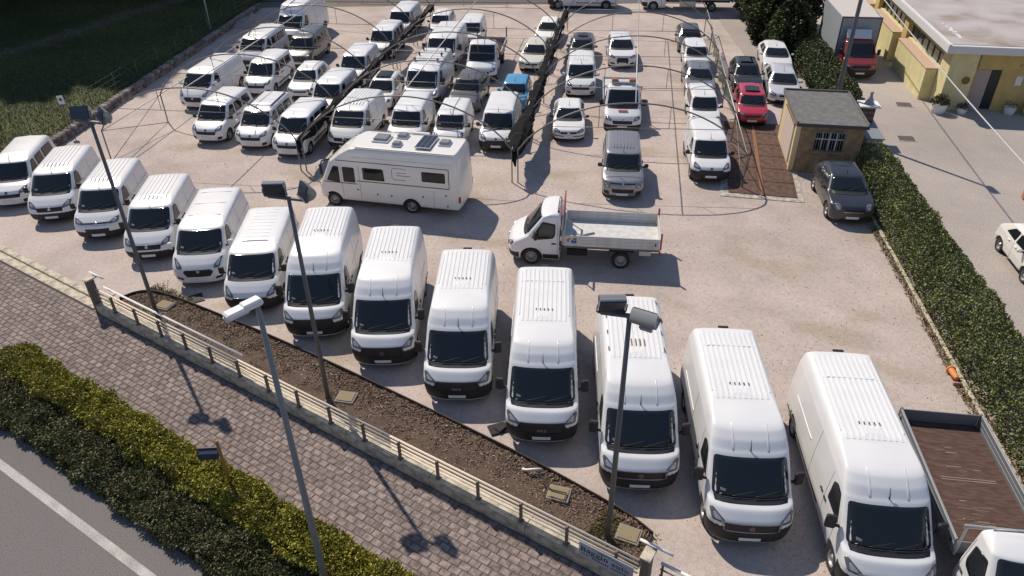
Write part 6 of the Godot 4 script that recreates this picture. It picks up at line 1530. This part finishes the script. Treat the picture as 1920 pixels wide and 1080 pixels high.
	put(lorry({"L": 5.8, "H": 2.25, "bed_mat": M.wood_deck, "side_mat": M.galv, "head": 1.25, "head_bar": M.rust, "head_top": mat("rust_bar", lin(0.16, 0.07, 0.045), 0.85), "post_up": 0.7, "post_mat": M.rust_bar}), "flatbed_truck", "white flatbed truck with rusty stake rails", "truck", -1.84, -46.2, -6.5)
	put(big_van(5.99, {"H": 2.72, "rear_lamp": false}), "tall_panel_van", "tallest white van, behind the dark grey glazed van", "van", -16.1, -54.6, -9.0, g)
	# back edge: a van and a truck standing broadside
	var bv := big_van(5.99, {"H": 2.52})
	bv.remove_meta("len"); bv.name = numbered("tall_panel_van"); add_child(bv); bv.position = Vector3(6.3, 0, -66.1); bv.rotation_degrees.y = -95
	tag(bv, "white van parked broadside along the back of the lot", "van")
	side_box_truck("white box truck parked broadside along the back of the lot", "box_truck", Vector3(15.0, 0, -65.0), -97, M.white, {"L": 7.6, "H": 2.3, "box_w": 2.3, "box_h": 2.4, "locker": M.cream})
	side_box_truck("red-cabbed box truck parked in the yard by the yellow building", "box_truck", Vector3(22.6, 0.03, -49.6), -8.5, M.truck_red, {"L": 7.4, "H": 2.15, "box_h": 2.35, "box_w": 2.45, "side": mat("box_grey", lin(0.3, 0.33, 0.36), 0.6), "front": M.box_grey, "roof": mat("box_roof", lin(0.5, 0.46, 0.43), 0.8), "trim": mat("box_trim", lin(0.1, 0.05, 0.05), 0.7), "deflector": true})
func _ready() -> void:
	var cam := Camera3D.new(); cam.name = "camera"
	var th := deg_to_rad(34.0); var roll := deg_to_rad(0.65)
	var r0 := Vector3.RIGHT; var u0 := Vector3(0, cos(th), -sin(th)); var fw := Vector3(0, -sin(th), -cos(th))
	cam.transform = Transform3D(Basis(r0 * cos(roll) - u0 * sin(roll), u0 * cos(roll) + r0 * sin(roll), -fw), Vector3(0, 15.5, 0))
	cam.fov = rad_to_deg(2.0 * atan(540.0 / 1385.0)); cam.far = 800.0
	add_child(cam); cam.current = true
	var we := WorldEnvironment.new(); we.name = "environment"
	var env := Environment.new(); env.background_mode = Environment.BG_SKY
	var sk := Sky.new(); var pm := ProceduralSkyMaterial.new()
	pm.sky_top_color = Color(0.36, 0.45, 0.6); pm.sky_horizon_color = Color(0.7, 0.73, 0.77); pm.sky_curve = 0.2
	pm.ground_bottom_color = Color(0.3, 0.27, 0.24); pm.ground_horizon_color = Color(0.6, 0.6, 0.6); pm.energy_multiplier = 0.95
	sk.sky_material = pm; env.sky = sk
	env.tonemap_mode = Environment.TONE_MAPPER_LINEAR; env.tonemap_exposure = 1.2
	env.sdfgi_enabled = true; env.ssao_enabled = true; env.ssil_enabled = true
	we.environment = env; add_child(we)
	var sun := DirectionalLight3D.new(); sun.name = "sun"
	sun.light_energy = 1.29; sun.light_angular_distance = 0.55; sun.light_color = Color(1.0, 0.952, 0.89); sun.shadow_enabled = true
	add_child(sun)
	sun.look_at_from_position(Vector3.ZERO, Vector3(0.49, -1.0, 0.74))
	setup_materials()
	build_ground(); build_pavement(); build_wall()
	build_tunnels(); build_right(); build_left()
	build_front_row(); build_middle(); build_cars()
	build_plants(); build_small()
